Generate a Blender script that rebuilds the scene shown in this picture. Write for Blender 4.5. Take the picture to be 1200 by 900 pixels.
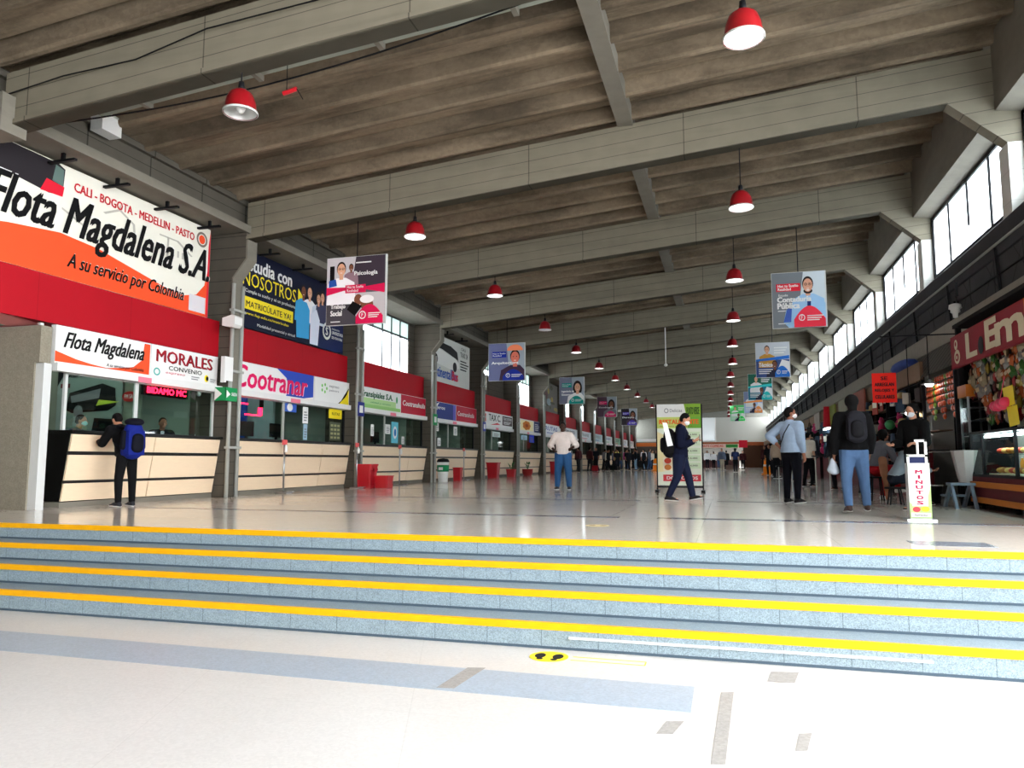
import bpy, math, random
from mathutils import Vector, Matrix
R = random.Random(7)
SC = bpy.context.scene
for o in list(bpy.data.objects): bpy.data.objects.remove(o)
COL = SC.collection

# ---------------------------------------------------------------- camera
EYE = 0.75
FOC, VX, VY = 875.0, 852.0, 540.0
PITCH = math.atan((VY-450)/FOC)
YAW = math.atan((VX-600)/math.hypot(FOC, VY-450))
fwd = Vector((-math.sin(YAW)*math.cos(PITCH), math.cos(YAW)*math.cos(PITCH), math.sin(PITCH)))
rgt = Vector((math.cos(YAW), math.sin(YAW), 0)); upv = rgt.cross(fwd)
cam = bpy.data.cameras.new('camera'); cam.sensor_width = 36; cam.lens = FOC/1200*36
cam.clip_end = 400; cam.clip_start = 0.05
co = bpy.data.objects.new('camera', cam); COL.objects.link(co)

co.matrix_world = Matrix(((rgt.x, upv.x, -fwd.x, 0), (rgt.y, upv.y, -fwd.y, 0), (rgt.z, upv.z, -fwd.z, EYE), (0, 0, 0, 1)))
SC.camera = co
# ---------------------------------------------------------------- sky, exposure
SKY = 5.0
wd = bpy.data.worlds.new('sky'); SC.world = wd; wd.use_nodes = True
bg = wd.node_tree.nodes['Background']; bg.inputs[0].default_value = (0.96, 0.98, 1.0, 1); bg.inputs[1].default_value = SKY
SC.view_settings.view_transform = 'Standard'; SC.view_settings.look = 'None'
SC.view_settings.gamma = 1; SC.view_settings.use_curve_mapping = False
SC.view_settings.exposure = 1.6
SC.cycles.use_denoising = True
SC.cycles.max_bounces = 10; SC.cycles.diffuse_bounces = 6; SC.cycles.glossy_bounces = 3
SC.cycles.transparent_max_bounces = 12; SC.cycles.transmission_bounces = 4
SC.cycles.sample_clamp_indirect = 6
SC.cycles.caustics_reflective = False; SC.cycles.caustics_refractive = False
# ---------------------------------------------------------------- materials
def lin(c):
    return tuple((x/255/12.92 if x/255 <= 0.04045 else ((x/255+0.055)/1.055)**2.4) for x in c) + (1,)
MATS = {}
def M(name, rgb, rough=0.6, metal=0, var=0.12, scale=6, stretch=(1, 1, 1), lines=(), linecol=0.45, emit=0, spec=0.5, bump=0, alpha=None, world=False, speck=None, dirt=None):
    if name in MATS: return MATS[name]
    m = bpy.data.materials.new(name); MATS[name] = m; m.use_nodes = True
    nt = m.node_tree; N = nt.nodes; L = nt.links; P = N['Principled BSDF']
    P.inputs['Roughness'].default_value = rough; P.inputs['Metallic'].default_value = metal
    P.inputs['Specular IOR Level'].default_value = spec if rough < .45 or spec != .5 else .15
    col = lin(rgb)
    def math_(op, a, b=None, c=None):
        n = N.new('ShaderNodeMath'); n.operation = op
        for i, v in enumerate((a, b, c)):
            if v is None: continue
            if isinstance(v, (int, float)): n.inputs[i].default_value = v
            else: L.new(v, n.inputs[i])
        return n.outputs[0]
    geo = N.new('ShaderNodeNewGeometry'); tc = N.new('ShaderNodeTexCoord')
    pos = geo.outputs['Position'] if (world or lines) else tc.outputs['Object']
    mp = N.new('ShaderNodeMapping'); mp.inputs['Scale'].default_value = [scale*s for s in stretch]; L.new(pos, mp.inputs[0])
    nz = N.new('ShaderNodeTexNoise'); nz.inputs['Scale'].default_value = 1; nz.inputs['Detail'].default_value = 5; L.new(mp.outputs[0], nz.inputs[0])
    f = math_('MULTIPLY_ADD', nz.outputs[0], 2*var, 1-var)
    if speck:
        vo = N.new('ShaderNodeTexVoronoi'); vo.inputs['Scale'].default_value = speck[0]; L.new(pos, vo.inputs[0])
        sx = N.new('ShaderNodeSeparateColor'); L.new(vo.outputs['Color'], sx.inputs[0])
        f = math_('MULTIPLY', f, math_('MULTIPLY_ADD', sx.outputs[0], 2*speck[1], 1-speck[1]))
    if dirt:
        n2 = N.new('ShaderNodeTexNoise'); n2.inputs['Detail'].default_value = 7; n2.inputs['Roughness'].default_value = .65
        m2 = N.new('ShaderNodeMapping'); m2.inputs['Scale'].default_value = dirt[0]; L.new(pos, m2.inputs[0]); L.new(m2.outputs[0], n2.inputs[0])
        n2.inputs['Scale'].default_value = 1
        mr = N.new('ShaderNodeMapRange'); mr.inputs[1].default_value = .42; mr.inputs[2].default_value = .62
        mr.inputs[3].default_value = 1; mr.inputs[4].default_value = dirt[1]; L.new(n2.outputs[0], mr.inputs[0])
        f = math_('MULTIPLY', f, mr.outputs[0])
    for (ax, ay, az, per, wid, off) in lines:
        dp = N.new('ShaderNodeVectorMath'); dp.operation = 'DOT_PRODUCT'; L.new(pos, dp.inputs[0]); dp.inputs[1].default_value = (ax, ay, az)
        t = math_('FLOORED_MODULO', math_('ADD', dp.outputs['Value'], off), per)
        k = math_('LESS_THAN', t, wid)
        f = math_('MULTIPLY', f, math_('MULTIPLY_ADD', k, linecol-1, 1))
    mx = N.new('ShaderNodeVectorMath'); mx.operation = 'SCALE'; mx.inputs[0].default_value = col[:3]; L.new(f, mx.inputs['Scale'])
    L.new(mx.outputs[0], P.inputs['Base Color'])
    if emit:
        P.inputs['Emission Color'].default_value = col; P.inputs['Emission Strength'].default_value = emit
    if bump:
        b = N.new('ShaderNodeBump'); b.inputs['Strength'].default_value = bump; b.inputs['Distance'].default_value = .02
        L.new(nz.outputs[0], b.inputs['Height']); L.new(b.outputs[0], P.inputs['Normal'])
    if alpha is not None:
        out = N['Material Output']; tr = N.new('ShaderNodeBsdfTransparent'); ms = N.new('ShaderNodeMixShader'); ms.inputs[0].default_value = alpha
        L.new(tr.outputs[0], ms.inputs[1]); L.new(P.outputs[0], ms.inputs[2]); L.new(ms.outputs[0], out.inputs[0])
    return m
def flat(rgb, rough=0.5):
    return M('paint_%02x%02x%02x' % tuple(rgb), rgb, rough, var=0.03)
def frosted(name, rgb, clear, back):
    m = bpy.data.materials.new(name); m.use_nodes = True; nt = m.node_tree; N = nt.nodes; L = nt.links
    out = N['Material Output']; N.remove(N['Principled BSDF'])
    a = N.new('ShaderNodeBsdfTransparent'); a.inputs[0].default_value = lin(rgb)
    b = N.new('ShaderNodeBsdfTranslucent'); b.inputs[0].default_value = lin(rgb)
    c = N.new('ShaderNodeBsdfDiffuse'); c.inputs[0].default_value = lin(rgb)
    m1 = N.new('ShaderNodeMixShader'); m1.inputs[0].default_value = clear; L.new(b.outputs[0], m1.inputs[1]); L.new(a.outputs[0], m1.inputs[2])
    m2 = N.new('ShaderNodeMixShader'); m2.inputs[0].default_value = back; L.new(m1.outputs[0], m2.inputs[1]); L.new(c.outputs[0], m2.inputs[2])
    L.new(m2.outputs[0], out.inputs[0]); return m
def glass(name, rgb=(232, 242, 238), refl=.08):
    m = bpy.data.materials.new(name); m.use_nodes = True; nt = m.node_tree; N = nt.nodes; L = nt.links
    out = N['Material Output']; N.remove(N['Principled BSDF'])
    a = N.new('ShaderNodeBsdfTransparent'); a.inputs[0].default_value = lin(rgb)
    b = N.new('ShaderNodeBsdfGlossy'); b.inputs['Roughness'].default_value = .03
    m1 = N.new('ShaderNodeMixShader'); m1.inputs[0].default_value = refl; L.new(a.outputs[0], m1.inputs[1]); L.new(b.outputs[0], m1.inputs[2])
    L.new(m1.outputs[0], out.inputs[0]); return m
SL = .089
beam_c = M('beam_concrete', (124, 118, 103), .85, var=.16, scale=3, world=True, lines=((-SL, 0, 1, .235, .012, .05), (1, 0, 0, 2.9, .02, .6)), linecol=.5, dirt=((.25, 1, 3), .86))
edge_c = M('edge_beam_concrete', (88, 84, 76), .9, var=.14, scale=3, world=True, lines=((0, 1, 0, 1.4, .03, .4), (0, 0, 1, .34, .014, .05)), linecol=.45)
conc = M('plain_concrete', (118, 114, 104), .9, var=.12, scale=4, world=True, dirt=((.6, .6, 2), .85))
pier_c = M('rough_grey_plaster', (128, 122, 108), .95, var=.14, scale=9, world=True, speck=(70, .12), bump=.4)
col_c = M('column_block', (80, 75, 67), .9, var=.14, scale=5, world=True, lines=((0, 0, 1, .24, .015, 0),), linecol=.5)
white_col = M('white_painted_column', (214, 213, 206), .8, var=.06, scale=4, world=True, lines=((0, 0, 1, .5, .008, .1),), linecol=.75)
roof_c = M('fibre_cement_roof', (126, 112, 94), .95, var=.30, scale=1.2, stretch=(.5, 3, 1), world=True, dirt=((.35, 2.2, 1), .42), speck=(18, .08))
soff_c = M('pale_roof_sheet', (134, 138, 128), .8, var=.06, scale=2, world=True)
floor_u = M('polished_terrazzo', (226, 218, 208), .11, var=.05, scale=1.3, world=True, spec=.75, speck=(45, .05), lines=((1, 0, 0, 1.25, .008, .3), (0, 1, 0, 1.45, .012, .2)), linecol=.82)
floor_l = M('worn_pale_terrazzo', (196, 195, 193), .38, var=.04, scale=2, world=True, speck=(60, .05), lines=((.94, .34, 0, 1.5, .006, .3), (0, 1, 0, 1.5, .005, .2)), linecol=.9, dirt=((.9, .35, 1), .97))
tile_d = M('blue_grey_terrazzo', (120, 128, 140), .2, var=.08, scale=8, world=True, speck=(60, .10), spec=.7)
tile_b = M('blue_terrazzo_band', (150, 166, 182), .36, var=.06, scale=8, world=True, speck=(70, .10))
stain = M('scuffed_terrazzo', (150, 148, 145), .5, var=.10, scale=14, world=True, speck=(60, .1))
riser_m = M('blue_stair_terrazzo', (132, 148, 156), .45, var=.10, scale=9, world=True, speck=(150, .28), lines=((1, 0, 0, .46, .006, .1),), linecol=.55)
tread_m = M('blue_stair_tread', (124, 140, 150), .45, var=.10, scale=9, world=True, speck=(150, .2))
yellow = M('yellow_nosing_paint', (236, 170, 14), .5, var=.08, scale=10, world=True, dirt=((1.5, 3, 3), .92))
red_w = M('red_fascia', (160, 14, 28), .6, var=.06, scale=1.5, world=True, lines=((0, 1, 0, 1.9, .008, .5),), linecol=.6)
wood = M('pale_maple_laminate', (226, 202, 172), .4, var=.05, scale=2, stretch=(3, 3, 18), world=True)
black = M('black_laminate', (9, 9, 9), .35, var=.05)
darkm = M('dark_metal', (22, 22, 25), .5, .3, var=.1)
steel = M('brushed_steel', (168, 170, 172), .3, .9, var=.05)
alum = M('white_aluminium', (196, 198, 196), .4, .1, var=.03)
pvc = M('grey_painted_pipe', (158, 160, 154), .5, var=.06)
white = M('white_paint', (214, 214, 212), .5, var=.03)
office_w = M('office_wall', (140, 152, 142), .8, var=.06, scale=1, world=True)
office_f = M('office_floor', (90, 90, 88), .5, world=True)
skin_m = lambda c: M('skin_%02x%02x%02x' % c, c, .6, var=.05, scale=20)
frost = frosted('frosted_window_glass', (240, 245, 248), .45, .06)
frost_g = frosted('green_tinted_glass', (176, 190, 186), .10, .35)
clear = glass('clear_glass')
lamp_e = M('lamp_glow', (255, 255, 250), .5, emit=9)
red_l = M('red_lamp_enamel', (132, 10, 20), .3, var=.05, spec=.6)
red_p = M('red_plastic', (176, 14, 30), .35, var=.06)

# ---------------------------------------------------------------- mesh helpers
ORG = {}
def setp(o, label=None, cat=None, group=None, kind=None):
    if label: o['label'] = label
    if cat: o['category'] = cat
    if group: o['group'] = group
    if kind: o['kind'] = kind
    return o
class MB:
    def __init__(s): s.v = []; s.f = []; s.mi = []; s.ms = []
    def _m(s, m):
        if m not in s.ms: s.ms.append(m)
        return s.ms.index(m)
    def add(s, vs, fs, m):
        k = len(s.v); i = s._m(m); s.v += [tuple(v) for v in vs]
        for f in fs: s.f.append(tuple(k+a for a in f)); s.mi.append(i)
        return s
    def box(s, x0, x1, y0, y1, z0, z1, m):
        v = [(x, y, z) for x in (x0, x1) for y in (y0, y1) for z in (z0, z1)]
        return s.add(v, [(0, 1, 3, 2), (4, 6, 7, 5), (0, 4, 5, 1), (2, 3, 7, 6), (0, 2, 6, 4), (1, 5, 7, 3)], m)
    def slopebox(s, x0, x1, y0, y1, za, zb, h, m):
        v = []
        for x, z in ((x0, za), (x1, zb)):
            for y in (y0, y1):
                v += [(x, y, z), (x, y, z+h)]
        return s.add(v, [(0, 1, 3, 2), (4, 6, 7, 5), (0, 4, 5, 1), (2, 3, 7, 6), (0, 2, 6, 4), (1, 5, 7, 3)], m)
    def prism(s, pts, ax, a, b, m):
        # ax: axis of extrusion; pts in the remaining two axes in order
        def mk(p, t):
            return {'x': (t, p[0], p[1]), 'y': (p[0], t, p[1]), 'z': (p[0], p[1], t)}[ax]
        n = len(pts); v = [mk(p, a) for p in pts]+[mk(p, b) for p in pts]
        f = [tuple(range(n-1, -1, -1)), tuple(range(n, 2*n))]+[(i, (i+1) % n, n+(i+1) % n, n+i) for i in range(n)]
        return s.add(v, f, m)
    def quad(s, a, b, c, d, m): return s.add([a, b, c, d], [(0, 1, 2, 3)], m)
    def cyl(s, p0, p1, r0, r1=None, n=12, m=None, caps=True, e=1.0, side=None):
        r1 = r0 if r1 is None else r1; p0 = Vector(p0); p1 = Vector(p1); d = (p1-p0).normalized()
        if side is None: side = Vector((1, 0, 0)) if abs(d.x) < .9 else Vector((0, 1, 0))
        u = (Vector(side)-d*Vector(side).dot(d)).normalized(); w = d.cross(u)
        v = []
        for p, r in ((p0, r0), (p1, r1)):
            for i in range(n):
                a = 2*math.pi*i/n; v.append(p+u*math.cos(a)*r+w*math.sin(a)*r*e)
        f = [(i, (i+1) % n, n+(i+1) % n, n+i) for i in range(n)]
        if caps: f += [tuple(range(n-1, -1, -1)), tuple(range(n, 2*n))]
        return s.add(v, f, m)
    def lathe(s, prof, c, m, n=16, sx=1, sy=1, closed=False):
        v = []; k = len(prof)
        for i in range(n):
            a = 2*math.pi*i/n
            for r, z in prof: v.append((c[0]+r*math.cos(a)*sx, c[1]+r*math.sin(a)*sy, c[2]+z))
        f = []
        for i in range(n):
            j = (i+1) % n
            for q in range(k-1): f.append((i*k+q, j*k+q, j*k+q+1, i*k+q+1))
        if closed:
            f.append(tuple(i*k for i in range(n-1, -1, -1))); f.append(tuple(i*k+k-1 for i in range(n)))
        return s.add(v, f, m)
    def ell(s, c, r, m, nu=12, nv=8, rot=None):
        v = []; f = []; rot = rot or Matrix.Identity(3)
        for j in range(nv+1):
            t = math.pi*j/nv
            for i in range(nu):
                a = 2*math.pi*i/nu
                v.append(Vector(c)+rot @ Vector((r[0]*math.sin(t)*math.cos(a), r[1]*math.sin(t)*math.sin(a), r[2]*math.cos(t))))
        for j in range(nv):
            for i in range(nu):
                f.append((j*nu+i, (j+1)*nu+i, (j+1)*nu+(i+1) % nu, j*nu+(i+1) % nu))
        return s.add(v, f, m)
    def tube(s, pts, r, m, n=6):
        for a, b in zip(pts, pts[1:]): s.cyl(a, b, r, r, n, m)
        return s
    def cap(s, p0, p1, r0, r1, m, e0=1, e1=1, side=(1, 0, 0), n=14, flat0=False, flat1=False):
        """tapered capsule with elliptical section: e = depth/width"""
        p0 = Vector(p0); p1 = Vector(p1); d = p1-p0; Ln = d.length; d = d/Ln if Ln else Vector((0, 0, 1))
        sd = Vector(side); u = sd-d*sd.dot(d)
        if u.length < .05: u = Vector((0, 1, 0))-d*d.y
        u.normalize(); w = d.cross(u)
        rings = []
        if flat0: rings.append((0, r0, e0, p0))
        else:
            for q in (0.02, .5, .87, 1): rings.append((0, r0*q, e0, p0-d*r0*math.sqrt(max(0, 1-q*q))*min(1, (e0+1)/2)))
        if flat1: rings.append((1, r1, e1, p1))
        else:
            for q in (1, .87, .5, .02): rings.append((1, r1*q, e1, p1+d*r1*math.sqrt(max(0, 1-q*q))*min(1, (e1+1)/2)))
        v = []
        for _, r, e, p in rings:
            for i in range(n):
                a = 2*math.pi*i/n; v.append(p+u*math.cos(a)*r+w*math.sin(a)*r*e)
        f = []
        for k in range(len(rings)-1):
            for i in range(n): f.append((k*n+i, k*n+(i+1) % n, (k+1)*n+(i+1) % n, (k+1)*n+i))
        f += [tuple(range(n-1, -1, -1)), tuple((len(rings)-1)*n+i for i in range(n))]
        return s.add(v, f, m)
    def build(s, name, parent=None, label=None, cat=None, group=None, kind=None, smooth=False, origin=None, local=False):
        me = bpy.data.meshes.new(name)
        vs = s.v
        if parent is not None and not local: org = ORG.get(parent.name, Vector((0, 0, 0)))
        elif parent is not None or local: org = Vector((0, 0, 0))
        elif origin is not None: org = Vector(origin)
        else:
            xs = [p[0] for p in vs]; ys = [p[1] for p in vs]; zs = [p[2] for p in vs]
            org = Vector(((min(xs)+max(xs))/2, (min(ys)+max(ys))/2, min(zs)))
        me.from_pydata([(p[0]-org.x, p[1]-org.y, p[2]-org.z) for p in vs], [], s.f)
        for m in s.ms: me.materials.append(m)
        me.polygons.foreach_set('material_index', s.mi)
        if smooth: me.polygons.foreach_set('use_smooth', [True]*len(s.f))
        me.update()
        o = bpy.data.objects.new(name, me); COL.objects.link(o)
        if parent is not None: o.parent = parent; ORG[o.name] = org
        else:
            o.location = org; ORG[o.name] = org
        return setp(o, label, cat, group, kind)
def thing(name, loc, label=None, cat=None, group=None, rz=0, kind=None):
    o = bpy.data.objects.new(name, None); o.empty_display_size = .1; COL.objects.link(o)
    o.location = loc; o.rotation_euler = (0, 0, rz); ORG[o.name] = Vector(loc)
    return setp(o, label, cat, group, kind)
def copy_tree(o, parent=None):
    c = o.copy(); COL.objects.link(c)
    if parent is not None: c.parent = parent
    for ch in o.children: copy_tree(ch, c)
    return c
def evaluated_mesh(ob):
    dg = bpy.context.evaluated_depsgraph_get(); dg.update()
    return bpy.data.meshes.new_from_object(ob.evaluated_get(dg))
TXT = {}
def text_verts(s, shear=0, bold=0, res=2):
    key = (s, shear, bold, res)
    if key not in TXT:
        cu = bpy.data.curves.new('lettering', 'FONT'); cu.body = s; cu.size = 1; cu.shear = shear; cu.offset = bold
        cu.resolution_u = res; cu.fill_mode = 'BOTH'
        ob = bpy.data.objects.new('lettering', cu); COL.objects.link(ob)
        me = evaluated_mesh(ob)
        vs = [tuple(v.co) for v in me.vertices]; fs = [tuple(p.vertices) for p in me.polygons]
        bpy.data.objects.remove(ob); bpy.data.meshes.remove(me); bpy.data.curves.remove(cu)
        x0 = min(v[0] for v in vs); x1 = max(v[0] for v in vs); y0 = min(v[1] for v in vs); y1 = max(v[1] for v in vs)
        TXT[key] = ([((v[0]-x0)/(x1-x0), (v[1]-y0)/(y1-y0)) for v in vs], fs)
    return TXT[key]
class Pan:
    """a flat board: origin at lower left, u right, v up, normal = u x v"""
    def __init__(s, org, u, v, w, h):
        s.o = Vector(org); s.u = Vector(u); s.v = Vector(v); s.n = s.u.cross(s.v); s.w = w; s.h = h; s.art = MB(); s.let = MB()
    def P(s, a, b, l=1): return s.o+s.u*(a*s.w)+s.v*(b*s.h)+s.n*(.003*l)
    def poly(s, pts, m, l=1): s.art.add([s.P(min(max(a, 0), 1), min(max(b, 0), 1), l) for a, b in pts], [tuple(range(len(pts)))], m); return s
    def rect(s, a0, b0, a1, b1, m, l=1): return s.poly([(a0, b0), (a1, b0), (a1, b1), (a0, b1)], m, l)
    def ell(s, a, b, ra, rb, m, l=1, n=20, t0=0, t1=360):
        return s.poly([(a+ra*math.cos(math.radians(t0+(t1-t0)*i/n)), b+rb*math.sin(math.radians(t0+(t1-t0)*i/n))) for i in range(n if t1-t0 == 360 else n+1)], m, l)
    def ring(s, a, b, ra, rb, th, m, l=2, n=24):
        vs = []
        for i in range(n):
            t = 2*math.pi*i/n
            vs += [s.P(a+ra*math.cos(t), b+rb*math.sin(t), l), s.P(a+ra*(1-th)*math.cos(t), b+rb*(1-th)*math.sin(t), l)]
        s.art.add(vs, [(2*i, (2*i+2) % (2*n), (2*i+3) % (2*n), 2*i+1) for i in range(n)], m); return s
    def text(s, t, a0, b0, a1, b1, m, l=3, shear=0, bold=.01, shadow=None):
        vs, fs = text_verts(t, shear, 0); k = bold*(b1-b0)*1.2; kx = k*s.h/s.w
        if shadow:
            s.let.add([s.P(a0+(a1-a0)*x+shadow[1], b0+(b1-b0)*y-shadow[2], l-.5) for x, y in vs], fs, shadow[0])
        for i, (ox, oy) in enumerate(((-1, -1), (1, -1), (-1, 1), (1, 1)) if bold >= .01 else ((0, 0),)):
            s.let.add([s.P(a0+kx+(a1-a0-2*kx)*x+ox*kx, b0+k*.5+(b1-b0-k)*y+oy*k*.5, l+.12*i) for x, y in vs], fs, m)
        return s
    def lines(s, a0, b0, a1, b1, n, m, l=2, fill=.45):
        st = (b1-b0)/n
        for i in range(n): s.rect(a0, b0+i*st, a0+(a1-a0)*(.75+.25*((i*7) % 3)/2), b0+i*st+st*fill, m, l)
        return s
    def person(s, a, b, k, skin, hair, top, l=2, asp=1, glasses=False, long=False):
        """printed portrait: head centre (a,b), head height k (in board heights); asp = h/w of board"""
        x = asp
        if long: s.ell(a, b-.1*k, .55*k*x, .85*k, hair, l)
        s.poly([(a-1.3*k*x, b-2.6*k), (a-1.15*k*x, b-1.0*k), (a-.4*k*x, b-.62*k), (a+.4*k*x, b-.62*k), (a+1.15*k*x, b-1.0*k), (a+1.3*k*x, b-2.6*k)], top, l+.3)
        s.rect(a-.17*k*x, b-.75*k, a+.17*k*x, b-.3*k, skin, l+.6)
        s.ell(a, b+.08*k, .40*k*x, .52*k, hair, l+.8)
        s.ell(a, b-.02*k, .34*k*x, .47*k, skin, l+1)
        s.ell(a, b-.25*k, .11*k*x, .025*k, flat((235, 215, 205)), l+1.2)
        for e in (-1, 1): s.ell(a+e*.14*k*x, b+.05*k, .05*k*x, .035*k, flat((40, 30, 28)), l+1.2, 8)
        if glasses:
            for e in (-1, 1): s.ring(a+e*.15*k*x, b+.05*k, .12*k*x, .1*k, .25, flat((50, 30, 30)), l+1.4, 10)
        return s
    def done(s, parent):
        if s.art.v: s.art.build('printed_artwork', parent)
        if s.let.v: s.let.build('lettering', parent)
RED = flat((206, 30, 50)); WHT = flat((222, 222, 220)); BLK = flat((12, 12, 14)); NAVY = flat((18, 30, 74)); YEL = flat((238, 216, 40))
CRIM = flat((206, 24, 76)); ORG_ = flat((226, 78, 40)); GRN = flat((30, 140, 80)); GREY = flat((120, 122, 126)); PALE = flat((214, 216, 212)); BLUE = flat((40, 80, 160))
SK1 = flat((214, 160, 130)); SK2 = flat((120, 74, 54)); HR = flat((36, 26, 24))
# ================================================================ THE SETTING
def YK(k): return 13.35+5.6*k
def zb(x): return 5.46+SL*(x+9.4)       # underside of the roof beams
YEND = 90.0; KS = list(range(-4, 14))  # rearmost bays out of view, roof extended there to even the floor light
S = 'structure'
fl = MB().box(-16, 9, 7.14, YEND+2, -.3, 0, floor_u).build('floor', kind=S)
t = MB()
for y0, x0, x1 in ((9.98, -9.2, -1.4), (14.35, -9.6, -1.6), (14.35, -.2, 3.6), (18.9, -9.6, -3), (18.9, 0, 3.6), (23.3, -9.6, 3.6), (27.8, -9.6, 3.6), (32.3, -9.6, 3.6), (38, -9.6, 3.6), (45, -9.6, 3.6)):
    t.box(x0, x1, y0, y0+.20, -.01, .0015, tile_d)
t.box(-.9, 3.6, 9.98, 10.22, -.01, .0015, tile_d); t.box(1.6, 2.25, 7.5, 7.9, -.01, .0015, tile_d)
t.build('tile_band', fl)
MB().box(-16, 14, -12, 6.2, -1.0, -.75, floor_l).build('floor', kind=S)
f2 = bpy.data.objects['floor.001']
MB().box(-12, -.25, 4.76, 5.30, -.76, -.7485, tile_b).build('tile_band', f2)
t = MB()
for x0, x1, y0, y1 in ((-.12, -.05, 4.0, 5.25), (-.42, -.33, 4.35, 4.6), (.22, .40, 5.55, 5.85), (-1.9, -1.78, 4.8, 5.35), (.3, .36, 4.3, 4.6)):
    t.quad((x0, y0, -.7483), (x1, y0+.02, -.7483), (x1+.05, y1, -.7483), (x0+.04, y1-.03, -.7483), stain)
t.build('scuff_mark', f2)
NY = [7.12, 6.73, 6.38, 6.02]; NZ = [0, -.18, -.36, -.55, -.75]
for i in range(4):
    s = MB()
    y0 = NY[i]; s.box(-16, 9, y0, y0+.45, NZ[i+1]-.02, NZ[i]-.001 if i else -.012, riser_m)
    st = s.build('stair_riser_surface' if False else 'floor_step', kind=S)
    if i: MB().box(-16, 9, y0+.02, NY[i-1], NZ[i]-.02, NZ[i]+.0005, tread_m).build('tread', st)
    MB().box(-16, 9, y0-.010, y0+.035, NZ[i]-.052, NZ[i]+.003, yellow).build('nosing_strip', st)
    MB().box(-16, 9, y0-.006, y0, NZ[i+1], NZ[i+1]+.02, M('dark_joint', (70, 84, 96), .8)).build('joint_line', st)  # darker line along the foot of each riser
MB().box(-1.25, 1.35, 5.995, 6.02, -.66, -.645, white).build('tape_strip', bpy.data.objects['floor_step.003'])

MB().box(-14, 2.5, -9.2, -9.0, -.75, 8, M('wall_grey', (120, 118, 112), .9)).build('wall_light_block', kind=S)  # unseen wall behind the camera, added to shade the left of the stairs
# roof
prof = []
def zr(x): return 6.36+SL*(x+9.4)
m = MB(); per = .93
for k in KS:
    y0 = YK(k)+.35; y1 = YK(k+1)
    n = 6; p = (y1-y0)/n
    pts = []
    for i in range(n):
        a = y0+i*p
        pts += [(a, .12), (a+.30*p, .15), (a+.66*p, .17), (a+.72*p, .26), (a+.76*p, .26), (a+.79*p, -.02), (a+.83*p, -.06), (a+.90*p, -.06), (a+.95*p, .06)]
    pts += [(y1, .0)]
    pts = [(YK(k), .25), (y0, .25)]+pts
    for xa, xb, dz in ((-14 if k < -1 else -11.3, -1.52, .02), (-1.78, 5.6, -.02)):
        vs = []
        for y, dzz in pts: vs += [(xa, y, zr(xa)+dzz+dz), (xb, y, zr(xb)+dzz+dz)]
        m.add(vs, [(2*i, 2*i+2, 2*i+3, 2*i+1) for i in range(len(pts)-1)], roof_c)
m.build('ceiling', kind=S)
MB().add([(-11.4, -10, zr(-11.4)+.5), (5.9, -10, zr(5.9)+.5), (5.9, 93, zr(5.9)+.5), (-11.4, 93, zr(-11.4)+.5)], [(0, 1, 2, 3)], roof_c).build('ceiling', kind=S)  # unseen backing plane above the sheets, put in against light leaks
# pale flat strip behind the beam nearest the stairs, with its hangers
s = MB().add([(-9.6, 8.0, zr(-9.6)-.12), (-1.75, 8.0, zr(-1.75)-.12), (-1.75, 9.35, zr(-1.75)-.03), (-9.6, 9.35, zr(-9.6)-.03)], [(0, 1, 2, 3)], soff_c).build('ceiling_strip', kind=S)
q = MB()
for x in (-8.6, -6.6, -4.6, -2.6): q.box(x-.04, x+.04, 8.2, 9.3, zr(x)-.16, zr(x)-.07, conc)
q.build('support_rib', s)
# roof beams + right columns with their haunches
XR = 4.5
for k in KS:
    y = YK(k); b = MB(); y1 = y+.26
    b.slopebox(-9.7, 3.67, y, y1, zb(-9.7), zb(3.67), .80, beam_c)
    b.slopebox(-9.7, 3.67, y-.03, y1, zb(-9.7), zb(3.67), .07, beam_c)
    b.prism([(3.67, zb(3.67)), (XR, 5.87), (5.0, 5.87), (5.0, zb(5)+.80), (3.67, zb(3.67)+.80)], 'y', y, y1, beam_c)
    b.build('roof_beam', kind=S)
    c = MB(); c.box(XR, 4.95, y, y+.42, 0, 5.87, white_col); c.build('column', kind=S)
    if k < 13:
        q = MB(); q.box(-1.78, -1.5, y1+.0, YK(k+1), zb(-1.65)+1.17-.40, zb(-1.65)+1.17-.1, conc); q.build('roof_beam', kind=S)
# left columns
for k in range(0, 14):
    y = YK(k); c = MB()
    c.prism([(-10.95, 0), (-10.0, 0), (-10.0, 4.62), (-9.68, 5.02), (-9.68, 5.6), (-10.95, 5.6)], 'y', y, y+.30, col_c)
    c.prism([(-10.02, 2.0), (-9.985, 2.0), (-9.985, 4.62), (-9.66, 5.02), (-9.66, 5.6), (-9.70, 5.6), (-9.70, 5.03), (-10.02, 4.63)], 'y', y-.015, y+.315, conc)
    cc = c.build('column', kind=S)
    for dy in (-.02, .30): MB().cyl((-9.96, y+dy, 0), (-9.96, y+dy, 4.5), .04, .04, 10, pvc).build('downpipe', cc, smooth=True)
    q = MB()
    for z in (1.0, 2.6, 3.9): q.box(-10.01, -9.9, y-.07, y+.35, z, z+.05, pvc)
    q.build('pipe_clamp', cc)
# edge beam along the left side and the ledge below it
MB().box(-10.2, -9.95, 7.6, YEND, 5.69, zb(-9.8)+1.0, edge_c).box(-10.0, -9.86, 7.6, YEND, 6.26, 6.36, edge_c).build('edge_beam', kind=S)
MB().box(-10.9, -9.62, 7.6, YEND, 5.62, 5.70, conc).box(-9.66, -9.60, 7.6, YEND, 5.56, 5.72, conc).build('ledge_slab', kind=S)
MB().prism([(-9.5, 5.3), (-9.5, 5.85), (-13, 5.85), (-13, 5.45)], 'y', 7.55, 7.95, conc).build('roof_beam', kind=S)
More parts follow.
